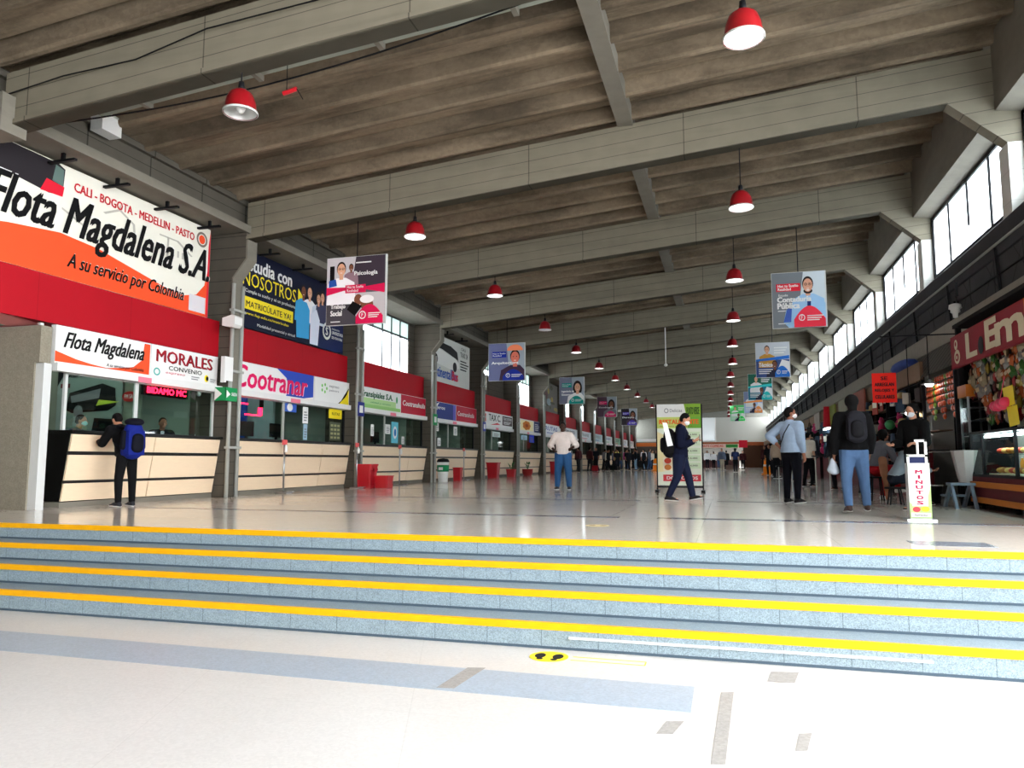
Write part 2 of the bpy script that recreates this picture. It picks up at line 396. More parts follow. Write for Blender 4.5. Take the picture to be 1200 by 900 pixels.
# walls
lw = MB(); lw.box(-11.1, -10.98, 7.6, YEND, 2.9, 3.75, conc)
for b_ in list(range(-1, 13)):
    y0 = 7.6 if b_ < 0 else YK(b_)+.3; y1 = YK(b_+1)
    if b_ in (-1, 0, 2, 5): lw.box(-10.75, -10.6, y0, y1, 3.6, 5.62, conc)
lw.build('wall_left', kind=S)
MB().box(-14.2, -14, -12, 9.0, -.75, 8, M('wall_grey', (120, 118, 112), .9)).build('wall_light_enclosure', kind=S)  # unseen left wall, added to close that side to daylight
MB().box(-15, 7, YEND+3, YEND+3.2, 0, 9, M('wall_grey', (120, 118, 112), .9)).build('wall_back', kind=S)
# far end wall: grey on the left, tall bright window, white translucent wall to the right
we = MB(); g = M('wall_end_grey', (120, 122, 116), .9)
we.box(-14, -4.2, YEND, YEND+.2, 2.7, 8, g).box(-4.2, 5, YEND, YEND+.2, 5.75, 8, g).box(-14, 5, YEND, YEND+.2, 2.45, 2.9, M('end_fascia', (150, 82, 50), .7))
we.box(1.8, 5, YEND, YEND+.2, 0, 2.5, M('end_brown', (70, 48, 36), .8)).box(-14, -7, YEND, YEND+.2, 0, 2.5, M('end_shop_dark', (60, 52, 46), .8)).build('wall_end', kind=S)
w = MB().box(-4.2, -4.0, YEND, YEND+.1, 2.9, 5.75, white).build('window_20', kind=S)
MB().box(-4.0, -1.2, YEND+.02, YEND+.05, 2.9, 5.75, frost).build('pane', w)
MB().box(-1.2, 5, YEND+.02, YEND+.05, 2.9, 5.75, frosted('white_sheet_wall', (190, 192, 188), .0, .5)).build('translucent_sheet', w)
MB().box(-1.25, -1.12, YEND-.02, YEND+.1, 2.9, 5.75, white).build('window_post', w)
# right side: beam over the windows, windows, sill beam, truss wall, lintel
for k in range(-1, 13):
    y0 = YK(k)+.34; y1 = YK(k+1)
    MB().prism([(4.35, 6.42), (4.8, 6.36), (4.95, 6.36), (4.95, 7.75), (4.35, 7.7)], 'y', y0, y1, conc).build('roof_beam', kind=S)
    y0 = YK(k)+.42
    w = MB()
    for (a, b_, c_, d) in ((y0, y0+.09, 4.9, 6.36), (y1-.09, y1, 4.9, 6.36), (y0, y1, 6.28, 6.36), (y0, y1, 4.9, 4.98)):
        w.box(4.72, 4.80, a, b_, c_, d, darkm)
    win = w.build('window_%d' % (k+2), kind=S)
    mu = MB(); st = (y1-y0)/4
    for i in (1, 2, 3): mu.box(4.73, 4.79, y0+st*i-.03, y0+st*i+.03, 4.98 if i != 2 else 5.4, 6.28, darkm)
    mu.build('mullion', win)
    for i in range(4): MB().box(4.755, 4.765, y0+st*i+.04, y0+st*(i+1)-.04, 4.98, 6.28, frost).build('pane', win)
sb = MB(); sill = M('dark_sill', (62, 62, 66), .8, var=.15, scale=4, world=True)
sb.prism([(4.38, 4.12), (4.90, 4.12), (4.90, 4.9), (4.70, 4.9), (4.38, 4.60)], 'y', 7.6, YEND, sill).build('window_sill', kind=S)
tw = M('truss_wall', (74, 74, 76), .9, var=.25, scale=1.6, world=True, lines=((0, 1, 0, 1.3, .05, .2), (0, 1, 1, 1.3, .03, 0), (0, -1, 1, 1.3, .03, 0)), linecol=.55)
MB().box(4.43, 4.5, 7.6, YEND, 3.4, 4.2, tw).build('wall_right', kind=S)
MB().box(4.30, 4.62, 7.6, YEND, 3.10, 3.48, M('pale_lintel', (150, 146, 136), .9, world=True)).build('lintel', kind=S)
q = MB()
for i in range(28):
    y = 8.2+i*2.8
    q.tube([(4.40, y, 3.48), (4.36, y, 4.25)], .03, darkm, 5)
q.tube([(4.36, 7.6, 4.30), (4.36, YEND, 4.30)], .022, pvc, 6)
q.tube([(4.4, 7.6, 3.82), (4.4, YEND, 3.82)], .02, darkm, 5)
q.build('lintel_rail_piece', kind=S)
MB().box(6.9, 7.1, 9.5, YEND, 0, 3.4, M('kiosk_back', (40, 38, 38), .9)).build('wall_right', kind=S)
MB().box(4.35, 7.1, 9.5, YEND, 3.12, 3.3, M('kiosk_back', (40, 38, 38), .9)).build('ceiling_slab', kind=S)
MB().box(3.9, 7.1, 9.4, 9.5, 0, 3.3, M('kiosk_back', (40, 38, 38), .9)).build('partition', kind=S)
# red fascia and office fronts
XW = -10.30
for b_ in range(-1, 13):
    y0 = 7.6 if b_ < 0 else YK(b_)+.3; y1 = YK(b_+1)
    MB().box(-10.9, XW, y0, y1, 2.94, 3.70, red_w).build('trim_%d' % (b_+2), kind=S)
# upper left windows
for b_ in (1, 3, 4, 6, 7, 8, 9, 10, 11, 12):
    y0 = YK(b_)+.3; y1 = YK(b_+1); w = MB(); x = -10.72
    for (a, c, d, e) in ((y0, y0+.06, 3.7, 5.6), (y1-.5, y1, 3.7, 5.6), (y0, y1, 3.7, 3.76), (y0, y1, 4.98, 5.04), (y0, y1, 5.55, 5.6)):
        w.box(x-.04, x+.04, a, c, d, e, M('window_metal', (70, 74, 74), .6) if c-a < .4 or e-d < .2 else col_c)
    n = 7; st = (y1-.5-y0)/n
    for i in range(1, n): w.box(x-.03, x+.03, y0+st*i-.025, y0+st*i+.025, 3.76 if i in (4, 5, 6) else 5.0, 5.55, M('window_metal', (70, 74, 74), .6))
    win = w.build('window_%d' % (30+b_), kind=S)
    MB().box(x-.006, x+.006, y0+.06, y1-.5, 3.76, 4.98, frost).build('pane', win)
    MB().box(x-.006, x+.006, y0+.06, y1-.5, 5.04, 5.55, frost_g).build('pane', win)
    if b_ == 1:
        q = MB()
        for i in range(9): q.box(x-.12, x-.10, y0+st*4+.08, y0+st*6-.06, 3.9+i*.115, 3.93+i*.115, M('blind_slat', (150, 150, 145), .7))
        q.build('blind_slat', win)
    if b_ == 3:
        MB().box(x+.02, x+.12, y0+2.3, y1-.5, 3.76, 4.7, col_c).box(x+.02, x+.1, y0+1.5, y0+2.3, 3.76, 4.0, BLK).build('blind_panel', win)
# offices behind the counters
MB().box(-13.9, -13.8, 8.9, YEND, 0, 2.9, office_w).build('wall_office', kind=S)
MB().box(-13.9, -10.9, 8.9, YEND, 2.88, 2.95, office_w).build('ceiling_slab', kind=S)
MB().box(-13.8, -10.95, 9.0, YEND, 0, .02, office_f).build('floor', kind=S)
for k in range(0, 14):
    y = YK(k); MB().box(-13.8, -10.95, y+.02, y+.2, 0, 2.9, office_w).build('partition', kind=S)
pm = MB().box(-14, -10.28, 9.0, 9.2, 0, 2.85, pier_c).build('wall_pier', kind=S)
MB().box(-10.28, -10.19, 9.0, 9.2, 2.27, 2.85, pier_c).build('block', pm)
MB().box(-10.28, -10.12, 9.03, 9.17, 0, 2.26, alum).build('white_edge_frame', pm)
# ================================================================ LEFT SIDE: counters, signs, banners
ORD = ['first', 'second', 'third', 'fourth', 'fifth', 'sixth', 'seventh', 'eighth', 'ninth', 'tenth', 'eleventh', 'twelfth', 'thirteenth', 'fourteenth', 'fifteenth', 'sixteenth', 'seventeenth', 'eighteenth', 'nineteenth', 'twentieth']
def bay(b): return (9.62 if b < 0 else YK(b)+.36, YK(b+1)-.04)
names_b = ['with a backpacker leaning on it', 'under the pink lettered sign', 'under the green lettered sign', 'behind the green banded bin', 'behind the red pot with a plant', 'behind the round brown pot'] 
def cx(z): return -10.30+.18*z/1.2      # leaning counter front
for b in range(-1, 13):
    y0, y1 = bay(b)
    lab = 'pale wood ticket counter with black top, '+(names_b[b+1] if b < 5 else 'in the far queue area, %s along the row' % ORD[b+1])
    t = thing('ticket_counter', (-10.4, (y0+y1)/2, 0), lab, 'counter', 'ticket counters along the left wall')
    q = MB(); q.prism([(-10.8, 0.1), (cx(0)-.03, .1), (cx(1.2)-.03, 1.2), (-10.8, 1.2)], 'y', y0, y1, black)
    q.build('body', t)
    MB().box(-10.8, cx(0)-.0, y0, y1, 0, .085, conc).build('plinth', t)
    MB().box(-10.85, cx(1.2)+.03, y0-.02, y1+.02, 1.2, 1.245, black).build('countertop', t)
    ys = [y0, y0+(y1-y0)*(.50 if b < 0 else .72), y1]
    for a, c in zip(ys, ys[1:]):
        for z0, z1 in ((.10, .385), (.435, .845), (.905, 1.18)):
            d = .012
            MB().add([(cx(z0)-.03+d*0, a+d, z0), (cx(z0)-.03, c-d, z0), (cx(z1)-.03, c-d, z1), (cx(z1)-.03, a+d, z1),
                      (cx(z0), a+d, z0), (cx(z0), c-d, z0), (cx(z1), c-d, z1), (cx(z1), a+d, z1)],
                     [(4, 5, 6, 7), (0, 3, 2, 1), (0, 1, 5, 4), (3, 7, 6, 2), (0, 4, 7, 3), (1, 2, 6, 5)], wood).build('front_panel', t)
# glass fronts over the counters
for b in range(-1, 13):
    y0, y1 = bay(b); w = MB()
    for yy in ((y0, y0+.05), (y1-.05, y1)): w.box(-10.37, -10.32, yy[0], yy[1], 1.245, 2.2, alum if b < 0 else darkm)
    w.box(-10.37, -10.32, y0, y1, 2.16, 2.2, alum)
    win = w.build('window_%d' % (50+b), kind=S)
    ym = y0+(y1-y0)*.42
    MB().box(-10.365, -10.325, ym-.04, ym+.04, 1.245, 2.16, alum if b < 0 else pvc).build('mullion', win)
    MB().box(-10.348, -10.342, y0+.05, y1-.05, 1.26, 2.16, clear).build('pane', win)
# sign boxes
def signbox(y0, y1, z0, z1, label, face=WHT, name='shop_sign'):
    t = thing(name, (-10.25, (y0+y1)/2, z0), label, 'sign', 'shop signs over the ticket counters')
    MB().box(-10.30, -10.20, y0, y1, z0, z1, white).build('sign_case', t)
    p = Pan((-10.199, y0, z0), (0, 1, 0), (0, 0, 1), y1-y0, z1-z0); p.rect(.004, .02, .996, .98, face, 0); return t, p
def lightrail(y0, y1, label):
    t = thing('light_rail', (-10.2, (y0+y1)/2, 2.17), label, 'light rail', 'white light rails under the shop signs')
    MB().box(-10.30, -10.13, y0, y1, 2.17, 2.30, white).build('rail_case', t)
    MB().box(-10.129, -10.125, y0+(y1-y0)*.42, y0+(y1-y0)*.5, 2.16, 2.26, flat((226, 120, 140))).build('paper_tag', t)
lb = ['below the small script sign and the convenio sign', 'below the pink lettered sign', 'below the green lettered sign', 'below the blue sign beside the bus banner', 'below the sign with a red square', 'below the sign with the orange flower']
for b in range(-1, 13):
    y0, y1 = bay(b); y0 = 9.28 if b < 0 else y0-.02
    lightrail(y0, y1, 'long white light rail '+(lb[b+1] if b < 5 else '%s in the far row of counters' % ORD[b-5]))
t, p = signbox(9.28, 11.32, 2.30, 2.91, 'white sign with black script lettering and an orange swoosh')
p.poly([(.0, .04), (.6, .04), (.35, .10), (.2, .17), (.0, .32)], ORG_, 1); p.poly([(.45, .04), (.99, .04), (.99, .96), (.92, .96), (.90, .45), (.8, .2), (.62, .10)], ORG_, 1)
p.text('Flota Magdalena', .07, .30, .92, .86, BLK, 3, .42, .02); p.text('A su servicio por Colombia', .5, .07, .92, .2, BLK, 3, .3, .01); p.done(t)
t, p = signbox(11.34, 13.22, 2.30, 2.91, 'white sign with bold dark red lettering over the word CONVENIO')
p.text('MORALES', .06, .50, .90, .88, flat((150, 20, 34)), 3, 0, .02, shadow=(BLK, .012, .012)); p.text('CONVENIO', .24, .28, .74, .42, BLK, 3, 0, .015)
p.ring(.08, .18, .045, .12, .35, flat((60, 160, 150))); p.text('expreso', .2, .14, .48, .22, flat((190, 50, 80)), 3, .2); p.lines(.58, .1, .72, .24, 2, GREY); p.ell(.82, .2, .035, .12, YEL, 1); p.ell(.83, .2, .02, .08, BLK, 2); p.lines(.88, .1, .97, .24, 3, GREY); p.done(t)
y0, y1 = bay(0); y0 -= .02
t, p = signbox(y0, y0+3.35, 2.30, 2.93, 'white sign with pink lettering over a blue wave')
p.poly([(.5, 1), (.99, 1), (.99, .02), (.62, .02), (.66, .3), (.62, .7)], flat((40, 70, 170)), 1); p.poly([(.86, .02), (.99, .02), (.99, .12)], WHT, 2)
p.text('Cootranar', .02, .10, .90, .90, flat((214, 20, 90)), 4, .12, .028, shadow=(flat((240, 190, 210)), .008, .02)); p.done(t)
t, p = signbox(y0+3.37, y1, 2.30, 2.93, 'white sign with a small green flower and grey lettering')
p.poly([(.70, .02), (.98, .02), (.98, .72), (.9, .4)], YEL, 2); p.poly([(.66, .02), (.70, .02), (.92, .45), (.98, .76), (.98, .70), (.88, .35)], BLK, 3)
for i in range(5): p.ell(.26+.07*math.cos(i*1.256), .58+.16*math.sin(i*1.256), .022, .07, flat((110, 190, 90)), 2, 8)
p.text('expreso', .40, .62, .68, .74, GREY); p.text('palmira', .40, .46, .68, .58, GREY); p.done(t)
y0, y1 = bay(1); y0 -= .02
t, p = signbox(y0, y0+3.1, 2.30, 2.93, 'pale green sign with dark green lettering')
p.rect(.01, .03, .88, .5, flat((170, 205, 140)), 1); p.rect(.01, .03, .99, .2, flat((140, 190, 110)), 2); p.text('Transipiales S.A.', .1, .46, .8, .84, flat((16, 80, 50)), 3, .1, .04); p.ell(.9, .62, .02, .18, GRN, 2); p.text('calidad y servicio', .3, .26, .75, .36, GRN); p.done(t)
t, p = signbox(y0+3.12, y1, 2.30, 2.93, 'red sign with white lettering beside the green lettered sign', flat((178, 24, 50)))
p.text('Cootranshuila', .06, .42, .96, .70, WHT, 3, .1, .03); p.done(t)
y0, y1 = bay(2); y0 -= .02
t, p = signbox(y0, y0+2.7, 2.30, 2.93, 'dark blue sign with a white bird shape', flat((34, 50, 120)))
p.text('Viajeros', .06, .5, .55, .78, WHT, 3, .1, .02); p.poly([(.05, .86), (.2, .80), (.35, .98), (.25, .7)], WHT); p.rect(.88, .03, .99, .97, flat((90, 80, 170)), 1); p.done(t)
t, p = signbox(y0+2.72, y1, 2.30, 2.93, 'red sign with white lettering beside the dark blue sign', flat((178, 24, 50)))
p.text('Cootranshuila', .06, .36, .86, .66, WHT, 3, .1, .03); p.done(t)
y0, y1 = bay(3); y0 -= .02
t, p = signbox(y0, y1, 2.30, 2.93, 'white sign with a red square and black capitals')
p.rect(.03, .3, .18, .85, RED); p.text('TAX C.', .25, .4, .6, .88, BLK, 3, 0, .03); p.rect(.66, .2, .98, .9, flat((70, 50, 55))); p.text('TODO DESTINO', .68, .6, .96, .8, WHT); p.lines(.7, .3, .95, .55, 3, WHT); p.poly([(.3, .1), (.5, .3), (.6, .2)], RED); p.done(t)
y0, y1 = bay(4); y0 -= .02
t, p = signbox(y0, y0+3.9, 2.30, 2.93, 'white sign with an orange flower badge')
p.rect(.28, .08, .95, .92, flat((240, 226, 170)))
for i in range(7): p.ell(.6+.13*math.cos(i*.9), .5+.24*math.sin(i*.9), .09, .16, flat((230, 130, 30)), 2, 8)
p.ell(.6, .5, .08, .15, flat((190, 80, 20)), 3); p.ell(.12, .55, .05, .2, GRN); p.done(t)
t, p = signbox(y0+3.92, y1, 2.30, 2.93, 'small navy sign with pale lines beside the flower badge', flat((38, 50, 100))); p.lines(.15, .2, .9, .85, 4, PALE); p.done(t)
far_txt = ['RUTAS', 'SERVICIO', 'TRANS', 'EXPRESO', 'VIAJES', 'COOP', 'BUSES', 'RAPIDO']
for b in range(5, 13):
    y0, y1 = bay(b); c = [flat((232, 234, 236)), flat((226, 232, 234)), flat((220, 228, 232)), flat((180, 205, 210)), flat((225, 228, 220)), flat((120, 170, 140)), flat((214, 222, 226)), flat((230, 230, 225))][b-5]
    t, p = signbox(y0, y1, 2.30, 2.93, 'pale sign in the far row, %s from the flower badge' % ORD[b-5], c)
    p.text(far_txt[b-5], .2, .4, .8, .8, [GREY, BLUE, BLK, GREY][b % 4], 3, 0, .03); p.lines(.25, .1, .75, .3, 2, [GRN, RED, BLUE][b % 3]); p.done(t)
# big banners
def banner(y0, y1, z0, z1, label, face, top=None):
    t = thing('hanging_banner', (-10.28, (y0+y1)/2, z0), label, 'banner')
    p = Pan((-10.275, y0, z0), (0, 1, 0), (0, 0, 1), y1-y0, z1-z0)
    m = MB(); m.box(-10.30, -10.276, y0, y1, z0, z1, face); m.build('banner_sheet', t); return t, p
CREAM = flat((222, 220, 208))
t, p = banner(7.75, 12.92, 3.70, 5.56, 'large cream banner with black script lettering and orange bottom', CREAM)
p.poly([(0, 0), (1, 0), (1, .62), (.975, .35), (.93, .22), (.86, .17), (.75, .20), (.6, .28), (.45, .36), (.3, .39), (.12, .33), (0, .26)], ORG_, 1)
p.poly([(.99, 0), (1, 0), (1, 1), (.99, .8)], RED, 2)
p.text('CALI - BOGOTA - MEDELLIN - PASTO', .34, .80, .905, .885, flat((190, 40, 50)), 3, 0, .03)
p.text('Flota Magdalena S.A.', .045, .285, 1.0, .75, BLK, 4, .42, .018, shadow=(WHT, .004, -.008))
p.text('A su servicio por Colombia', .33, .07, .86, .24, BLK, 4, .33, .015, shadow=(WHT, .002, -.006))
p.rect(.89, .03, .985, .21, flat((205, 200, 205)), 2)
p.ring(.95, .85, .032, .085, .3, flat((120, 110, 100))); p.ell(.95, .85, .018, .05, ORG_, 2)
p.poly([(0, .78), (.12, .74), (.25, .70), (.30, .72), (.305, .96), (.28, .99), (0, 1)], flat((40, 36, 40)), 1); p.poly([(.22, .70), (.30, .71), (.305, .80), (.24, .82)], RED, 2); p.poly([(.26, .82), (.3, .80), (.3, .95), (.27, .97)], flat((90, 110, 105)), 2)
gl = flat((176, 174, 164))
for q in ([(.46, .72), (.52, .80), (.53, .86), (.54, .80), (.60, .72), (.61, .55), (.60, .55), (.59, .71), (.53, .79), (.47, .71)], [(.72, .73), (.82, .73), (.90, .62), (.89, .61), (.81, .715), (.72, .715)], [(.76, .72), (.77, .72), (.77, .5), (.76, .5)], [(.3, .62), (.4, .52), (.4, .5), (.3, .6)]): p.poly(q, gl, 2)
for i in range(3): p.rect(.79+.025*i, .55, .80+.025*i, .62, gl, 2)
p.done(t)
DN = flat((12, 16, 40))
t, p = banner(13.75, 18.62, 3.72, 5.50, 'dark navy banner with four students and a yellow strip', DN)
p.poly([(.72, 0), (1, 0), (1, 1), (.8, 1), (.76, .5)], NAVY, 1)
p.text('Estudia con', .06, .74, .46, .92, WHT, 3, 0, .03); p.text('NOSOTROS', .06, .54, .50, .72, YEL, 3, 0, .005)
p.poly([(.52, .56), (.58, .64), (.52, .76)], YEL, 2); p.text('Cumple tu sueño y sé un profesional', .08, .44, .5, .50, PALE)
p.rect(.06, .24, .48, .40, YEL, 1); p.text('MATRICÚLATE YA!', .09, .27, .46, .37, DN, 3, 0, .01)
p.text('www.fup.edu.co/matriculas', .08, .16, .44, .205, YEL); p.text('Modalidad presencial y virtual', .18, .04, .5, .09, PALE)
for (a, b_, k, sk, top, lo) in ((.63, .76, .17, SK1, flat((235, 235, 240)), False), (.72, .72, .15, SK1, flat((200, 210, 225)), True), (.76, .76, .15, SK1, flat((60, 60, 90)), True), (.57, .74, .17, SK2, flat((60, 160, 215)), False)):
    p.person(a, b_, k, sk, HR, top, 2+a*3, asp=1.78/4.87*1.0, long=lo)
p.poly([(.51, .06), (.50, .45), (.53, .6), (.6, .6), (.63, .5), (.63, .08)], flat((60, 160, 215)), 7); p.poly([(.64, .02), (.64, .45), (.70, .55), (.735, .4), (.72, .02)], flat((215, 220, 235)), 6)
p.ring(.81, .28, .045, .13, .3, PALE, 8); p.text('S', .797, .22, .823, .34, WHT, 8, 0, .03)
p.text('FUNDACIÓN', .865, .33, .95, .36, PALE, 8); p.text('UNIVERSITARIA', .865, .26, .99, .31, WHT, 8); p.text('DE POPAYÁN', .865, .19, .98, .24, WHT, 8); p.lines(.88, .8, .98, .92, 3, PALE); p.done(t)
t, p = banner(24.95, 29.4, 3.70, 5.45, 'pale grey banner with a printed coach and blue and red lettering', flat((196, 198, 192)))
p.poly([(.1, .88), (.5, .86), (.66, .78), (.70, .55), (.62, .62), (.3, .72), (.08, .74)], BLK, 1); p.poly([(.06, .4), (.1, .74), (.7, .6), (.72, .42), (.5, .34)], flat((215, 217, 212)), 1)
p.ell(.14, .48, .05, .11, BLK, 2); p.ell(.6, .42, .05, .11, BLK, 2); p.text('ContinentalBus', -.0, .1, .66, .34, BLUE, 3, .1, .03); p.text('Bus', .52, .1, .68, .32, RED, 4, .1, .04)
p.text('CALI', .76, .86, .88, .93, BLK); p.text('TAXI 24', .74, .70, .94, .82, BLK, 3, 0, .02); p.lines(.74, .4, .96, .66, 4, BLK); p.done(t)
t, p = banner(41.9, 46.4, 3.70, 5.45, 'brown and green patterned banner in the upper far row', flat((96, 92, 84)))
for i in range(14): p.ell(R.random()*.8+.1, R.random()*.8+.1, .12*R.random()+.03, .14*R.random()+.03, [flat((60, 62, 40)), flat((150, 130, 60)), flat((130, 150, 160)), flat((90, 50, 50))][i % 4], 1+i*.1, 10)
p.done(t)
# small display arms above the banners
i = 0
for yy in (9.0, 10.1, 11.3, 12.5, 14.6, 16.0, 17.3, 26, 27.6):
    t = thing('banner_bracket', (-9.9, yy, 5.5), 'dark metal bracket under the ledge, %s along the banners' % ORD[i], 'bracket', 'brackets holding the banners'); i += 1
    MB().box(-10.25, -9.72, yy-.03, yy+.03, 5.45, 5.49, darkm).build('arm', t); MB().box(-10.0, -9.94, yy-.02, yy+.02, 5.49, 5.6, darkm).build('hanger', t)
# column fixtures
t = thing('floodlight', (-9.8, 13.25, 3.6), 'white box floodlight on the corner of the first column', 'light')
MB().box(-9.98, -9.8, 13.2, 13.24, 3.6, 3.64, pvc).build('bracket', t)
m = MB(); m.prism([(-9.98, 3.54), (-9.74, 3.50), (-9.68, 3.56), (-9.68, 3.72), (-9.74, 3.76), (-9.98, 3.70)], 'y', 13.02, 13.28, white).build('housing', t)
t = thing('notice_paper', (-9.9, 13.1, 2.36), 'white notices taped to the column above the green sign', 'notice')
MB().box(-9.99, -9.90, 13.05, 13.12, 2.36, 2.9, white).box(-9.905, -9.895, 13.06, 13.32, 2.4, 2.9, WHT).build('paper_sheet', t)
t = thing('exit_sign', (-9.88, 13.1, 1.97), 'small green arrow sign on the first column beside the pink lettered sign', 'sign')
m = MB(); m.box(-9.90, -9.86, 13.06, 13.44, 1.98, 2.26, GRN); m.build('sign_plate', t)
p = Pan((-9.859, 13.06, 1.98), (0, 1, 0), (0, 0, 1), .38, .28); p.poly([(.08, .2), (.08, .8), (.4, .5)], WHT); p.text('SALIDA', .48, .4, .95, .65, WHT); p.done(t)
p = Pan((-10.12, 13.05, 1.98), (1, 0, 0), (0, 0, 1), .26, .28)
q = MB(); q.box(-10.12, -9.86, 13.055, 13.075, 1.98, 2.26, GRN); q.build('side_plate', t); p.poly([(0.02, .02), (.02, .98), (.7, .5)], WHT); p.done(t)
for k, c, l in ((1, flat((30, 40, 120)), 'blue and white notice on the second column'), (2, GRN, 'small green notice on the third column'), (3, flat((70, 80, 160)), 'small lilac notice on the fourth column')):
    t = thing('column_notice', (-9.9, YK(k), 2.0), l, 'notice')
    MB().box(-9.905, -9.885, YK(k)-.06, YK(k)+.3, 2.0, 2.4, c).build('notice_board', t); MB().box(-9.884, -9.88, YK(k)+.0, YK(k)+.2, 2.1, 2.3, WHT).build('notice_print', t)
# pale box lamp at the start of the edge beam
t = thing('wall_box', (-9.75, 9.6, 6.15), 'pale grey box fixed near the top of the edge beam', 'box')
MB().box(-9.84, -9.6, 9.35, 9.75, 6.12, 6.40, white).build('housing', t); MB().box(-9.86, -9.58, 9.33, 9.77, 6.40, 6.43, alum).build('lid', t)
# slanted pink canopy end above the pier
t = thing('pink_canopy', (-10.9, 8.6, 2.86), 'pink roof panel with white edge above the plaster pier', 'canopy')
MB().add([(-13, 8.3, 2.95), (-10.32, 8.3, 2.95), (-10.32, 9.1, 2.87), (-13, 9.1, 2.87)], [(0, 1, 2, 3)], flat((206, 120, 120))).add([(-13, 8.3, 2.97), (-10.32, 8.3, 2.97), (-10.32, 9.1, 2.89), (-13, 9.1, 2.89)], [(3, 2, 1, 0)], flat((206, 120, 120))).build('roof_sheet', t)
MB().box(-13, -10.3, 9.08, 9.14, 2.85, 2.91, alum).build('edge_trim', t)
# potted palm peeking from the left
t = thing('potted_plant', (-10.75, 8.5, 0), 'green plant with pointed leaves in front of the plaster pier', 'plant')
MB().lathe([(.12, 0), (.17, .3), (.19, .32), (.17, .3)], (-10.85, 8.5, 0), M('clay', (120, 70, 50), .8), 14, closed=True).build('pot', t, smooth=True)
q = MB(); lg = M('leaf_green', (40, 92, 44), .5)
for i in range(12):
    a = i*2.4; L = .42+.12*R.random(); dx, dy = math.cos(a)*L*.55, math.sin(a)*L*.55
    c = Vector((-10.85, 8.5, .3)); mid = c+Vector((dx*.45, dy*.45, L*.8)); e = c+Vector((dx, dy, L*.85)); n = Vector((-dy, dx, 0)).normalized()*.03
    q.add([c-n*.3, c+n*.3, mid+n, e, mid-n], [(0, 1, 2, 4), (2, 3, 4)], lg)
q.build('leaves', t)
# office contents
t = thing('welcome_poster', (-12.2, 11.9, 1.3), 'grey welcome poster with printed coach behind the first counter', 'poster')
MB().box(-12.95, -11.35, 11.9, 11.93, 1.05, 2.75, flat((120, 134, 128))).build('poster_sheet', t)
p = Pan((-12.95, 11.895, 1.05), (1, 0, 0), (0, 0, 1), 1.6, 1.7)
p.text('BIENVENIDOS', .14, .80, .88, .90, BLK, 3, 0, .03); p.poly([(0, .98), (.2, .98), (0, .7)], BLK)
p.poly([(.15, .42), (.2, .62), (.7, .72), (.9, .66), (.92, .46), (.8, .40), (.25, .38)], BLK, 2); p.poly([(.22, .58), (.68, .66), (.66, .55), (.24, .5)], GREY, 3); p.poly([(.62, .46), (.98, .5), (.66, .53)], flat((180, 200, 60)), 3); p.ell(.35, .4, .07, .07, GREY, 3)
p.rect(.05, .68, .2, .73, flat((90, 40, 44))); p.poly([(.55, .05), (.85, .05), (.9, .3), (.6, .32)], BLK, 2); p.done(t)
MB().box(-13.8, -11.0, 11.95, 12.05, 0, 2.9, M('office_partition', (118, 126, 112), .8)).build('partition', kind=S)
t = thing('oval_sign', (-11.2, 11.9, 1.9), 'small red oval sign beside the welcome poster', 'sign')
m = MB(); m.cyl((-11.18, 11.94, 2.0), (-11.18, 11.90, 2.0), .17, .17, 20, flat((170, 30, 30)), e=.6); m.build('oval_plate', t)
p = Pan((-11.35, 11.895, 1.9), (1, 0, 0), (0, 0, 1), .34, .2); p.text('FM SA', .2, .3, .8, .7, WHT); p.done(t)
LEDR = M('led_red', (255, 20, 50), .5, emit=5)
t = thing('led_display', (-10.4, 12.0, 2.0), 'red dot display in the first glass front, facing the hall', 'display')
MB().box(-10.47, -10.41, 11.42, 12.62, 1.98, 2.18, BLK).build('display_case', t)
p = Pan((-10.405, 11.42, 1.98), (0, 1, 0), (0, 0, 1), 1.2, .2); p.text('BIDAMO MC', .06, .2, .94, .8, LEDR, 3, 0, .04); p.done(t)
t = thing('led_display', (-10.4, 14.3, 2.0), 'thin red light strips in the glass front under the pink sign', 'display')
q = MB(); q.box(-10.43, -10.41, 13.9, 14.6, 2.02, 2.05, LEDR).box(-10.43, -10.41, 14.5, 15.1, 1.78, 1.81, LEDR).build('light_strip', t)
q = MB(); q.box(-10.43, -10.41, 15.0, 15.15, 1.80, 1.98, LEDR).box(-10.43, -10.35, 15.05, 15.1, 1.98, 2.17, darkm).build('light_strip', t)
t = thing('surveillance_camera', (-10.6, 12.85, 2.1), 'tiny white dome camera beside the red dot display', 'camera')
MB().ell((-10.42, 12.95, 2.12), (.05, .05, .05), white).build('dome', t, smooth=True); MB().cyl((-10.42, 12.95, 2.14), (-10.36, 12.95, 2.18), .03, .03, 10, white).build('mount', t)
def desk(x, y, lab):
    t = thing('computer_monitor', (x, y, 0), lab, 'monitor')
    MB().box(x-.25, x+.05, y-.25, y+.25, 1.22, 1.235, BLK).build('base', t); MB().box(x-.12, x-.08, y-.03, y+.03, 1.23, 1.36, BLK).build('stand', t); MB().box(x-.12, x-.09, y-.27, y+.27, 1.32, 1.66, BLK).build('screen', t)
for x, y, l in ((-10.55, 14.9, 'black monitor on the counter under the pink sign, nearest the blue cloth'), (-10.55, 16.1, 'black monitor on the counter under the pink sign, beside the grey partition'), (-10.55, 21.5, 'dark monitor on the counter under the green lettered sign'), (-10.55, 26.6, 'dark monitor on the counter behind the green banded bin')): desk(x, y, l)
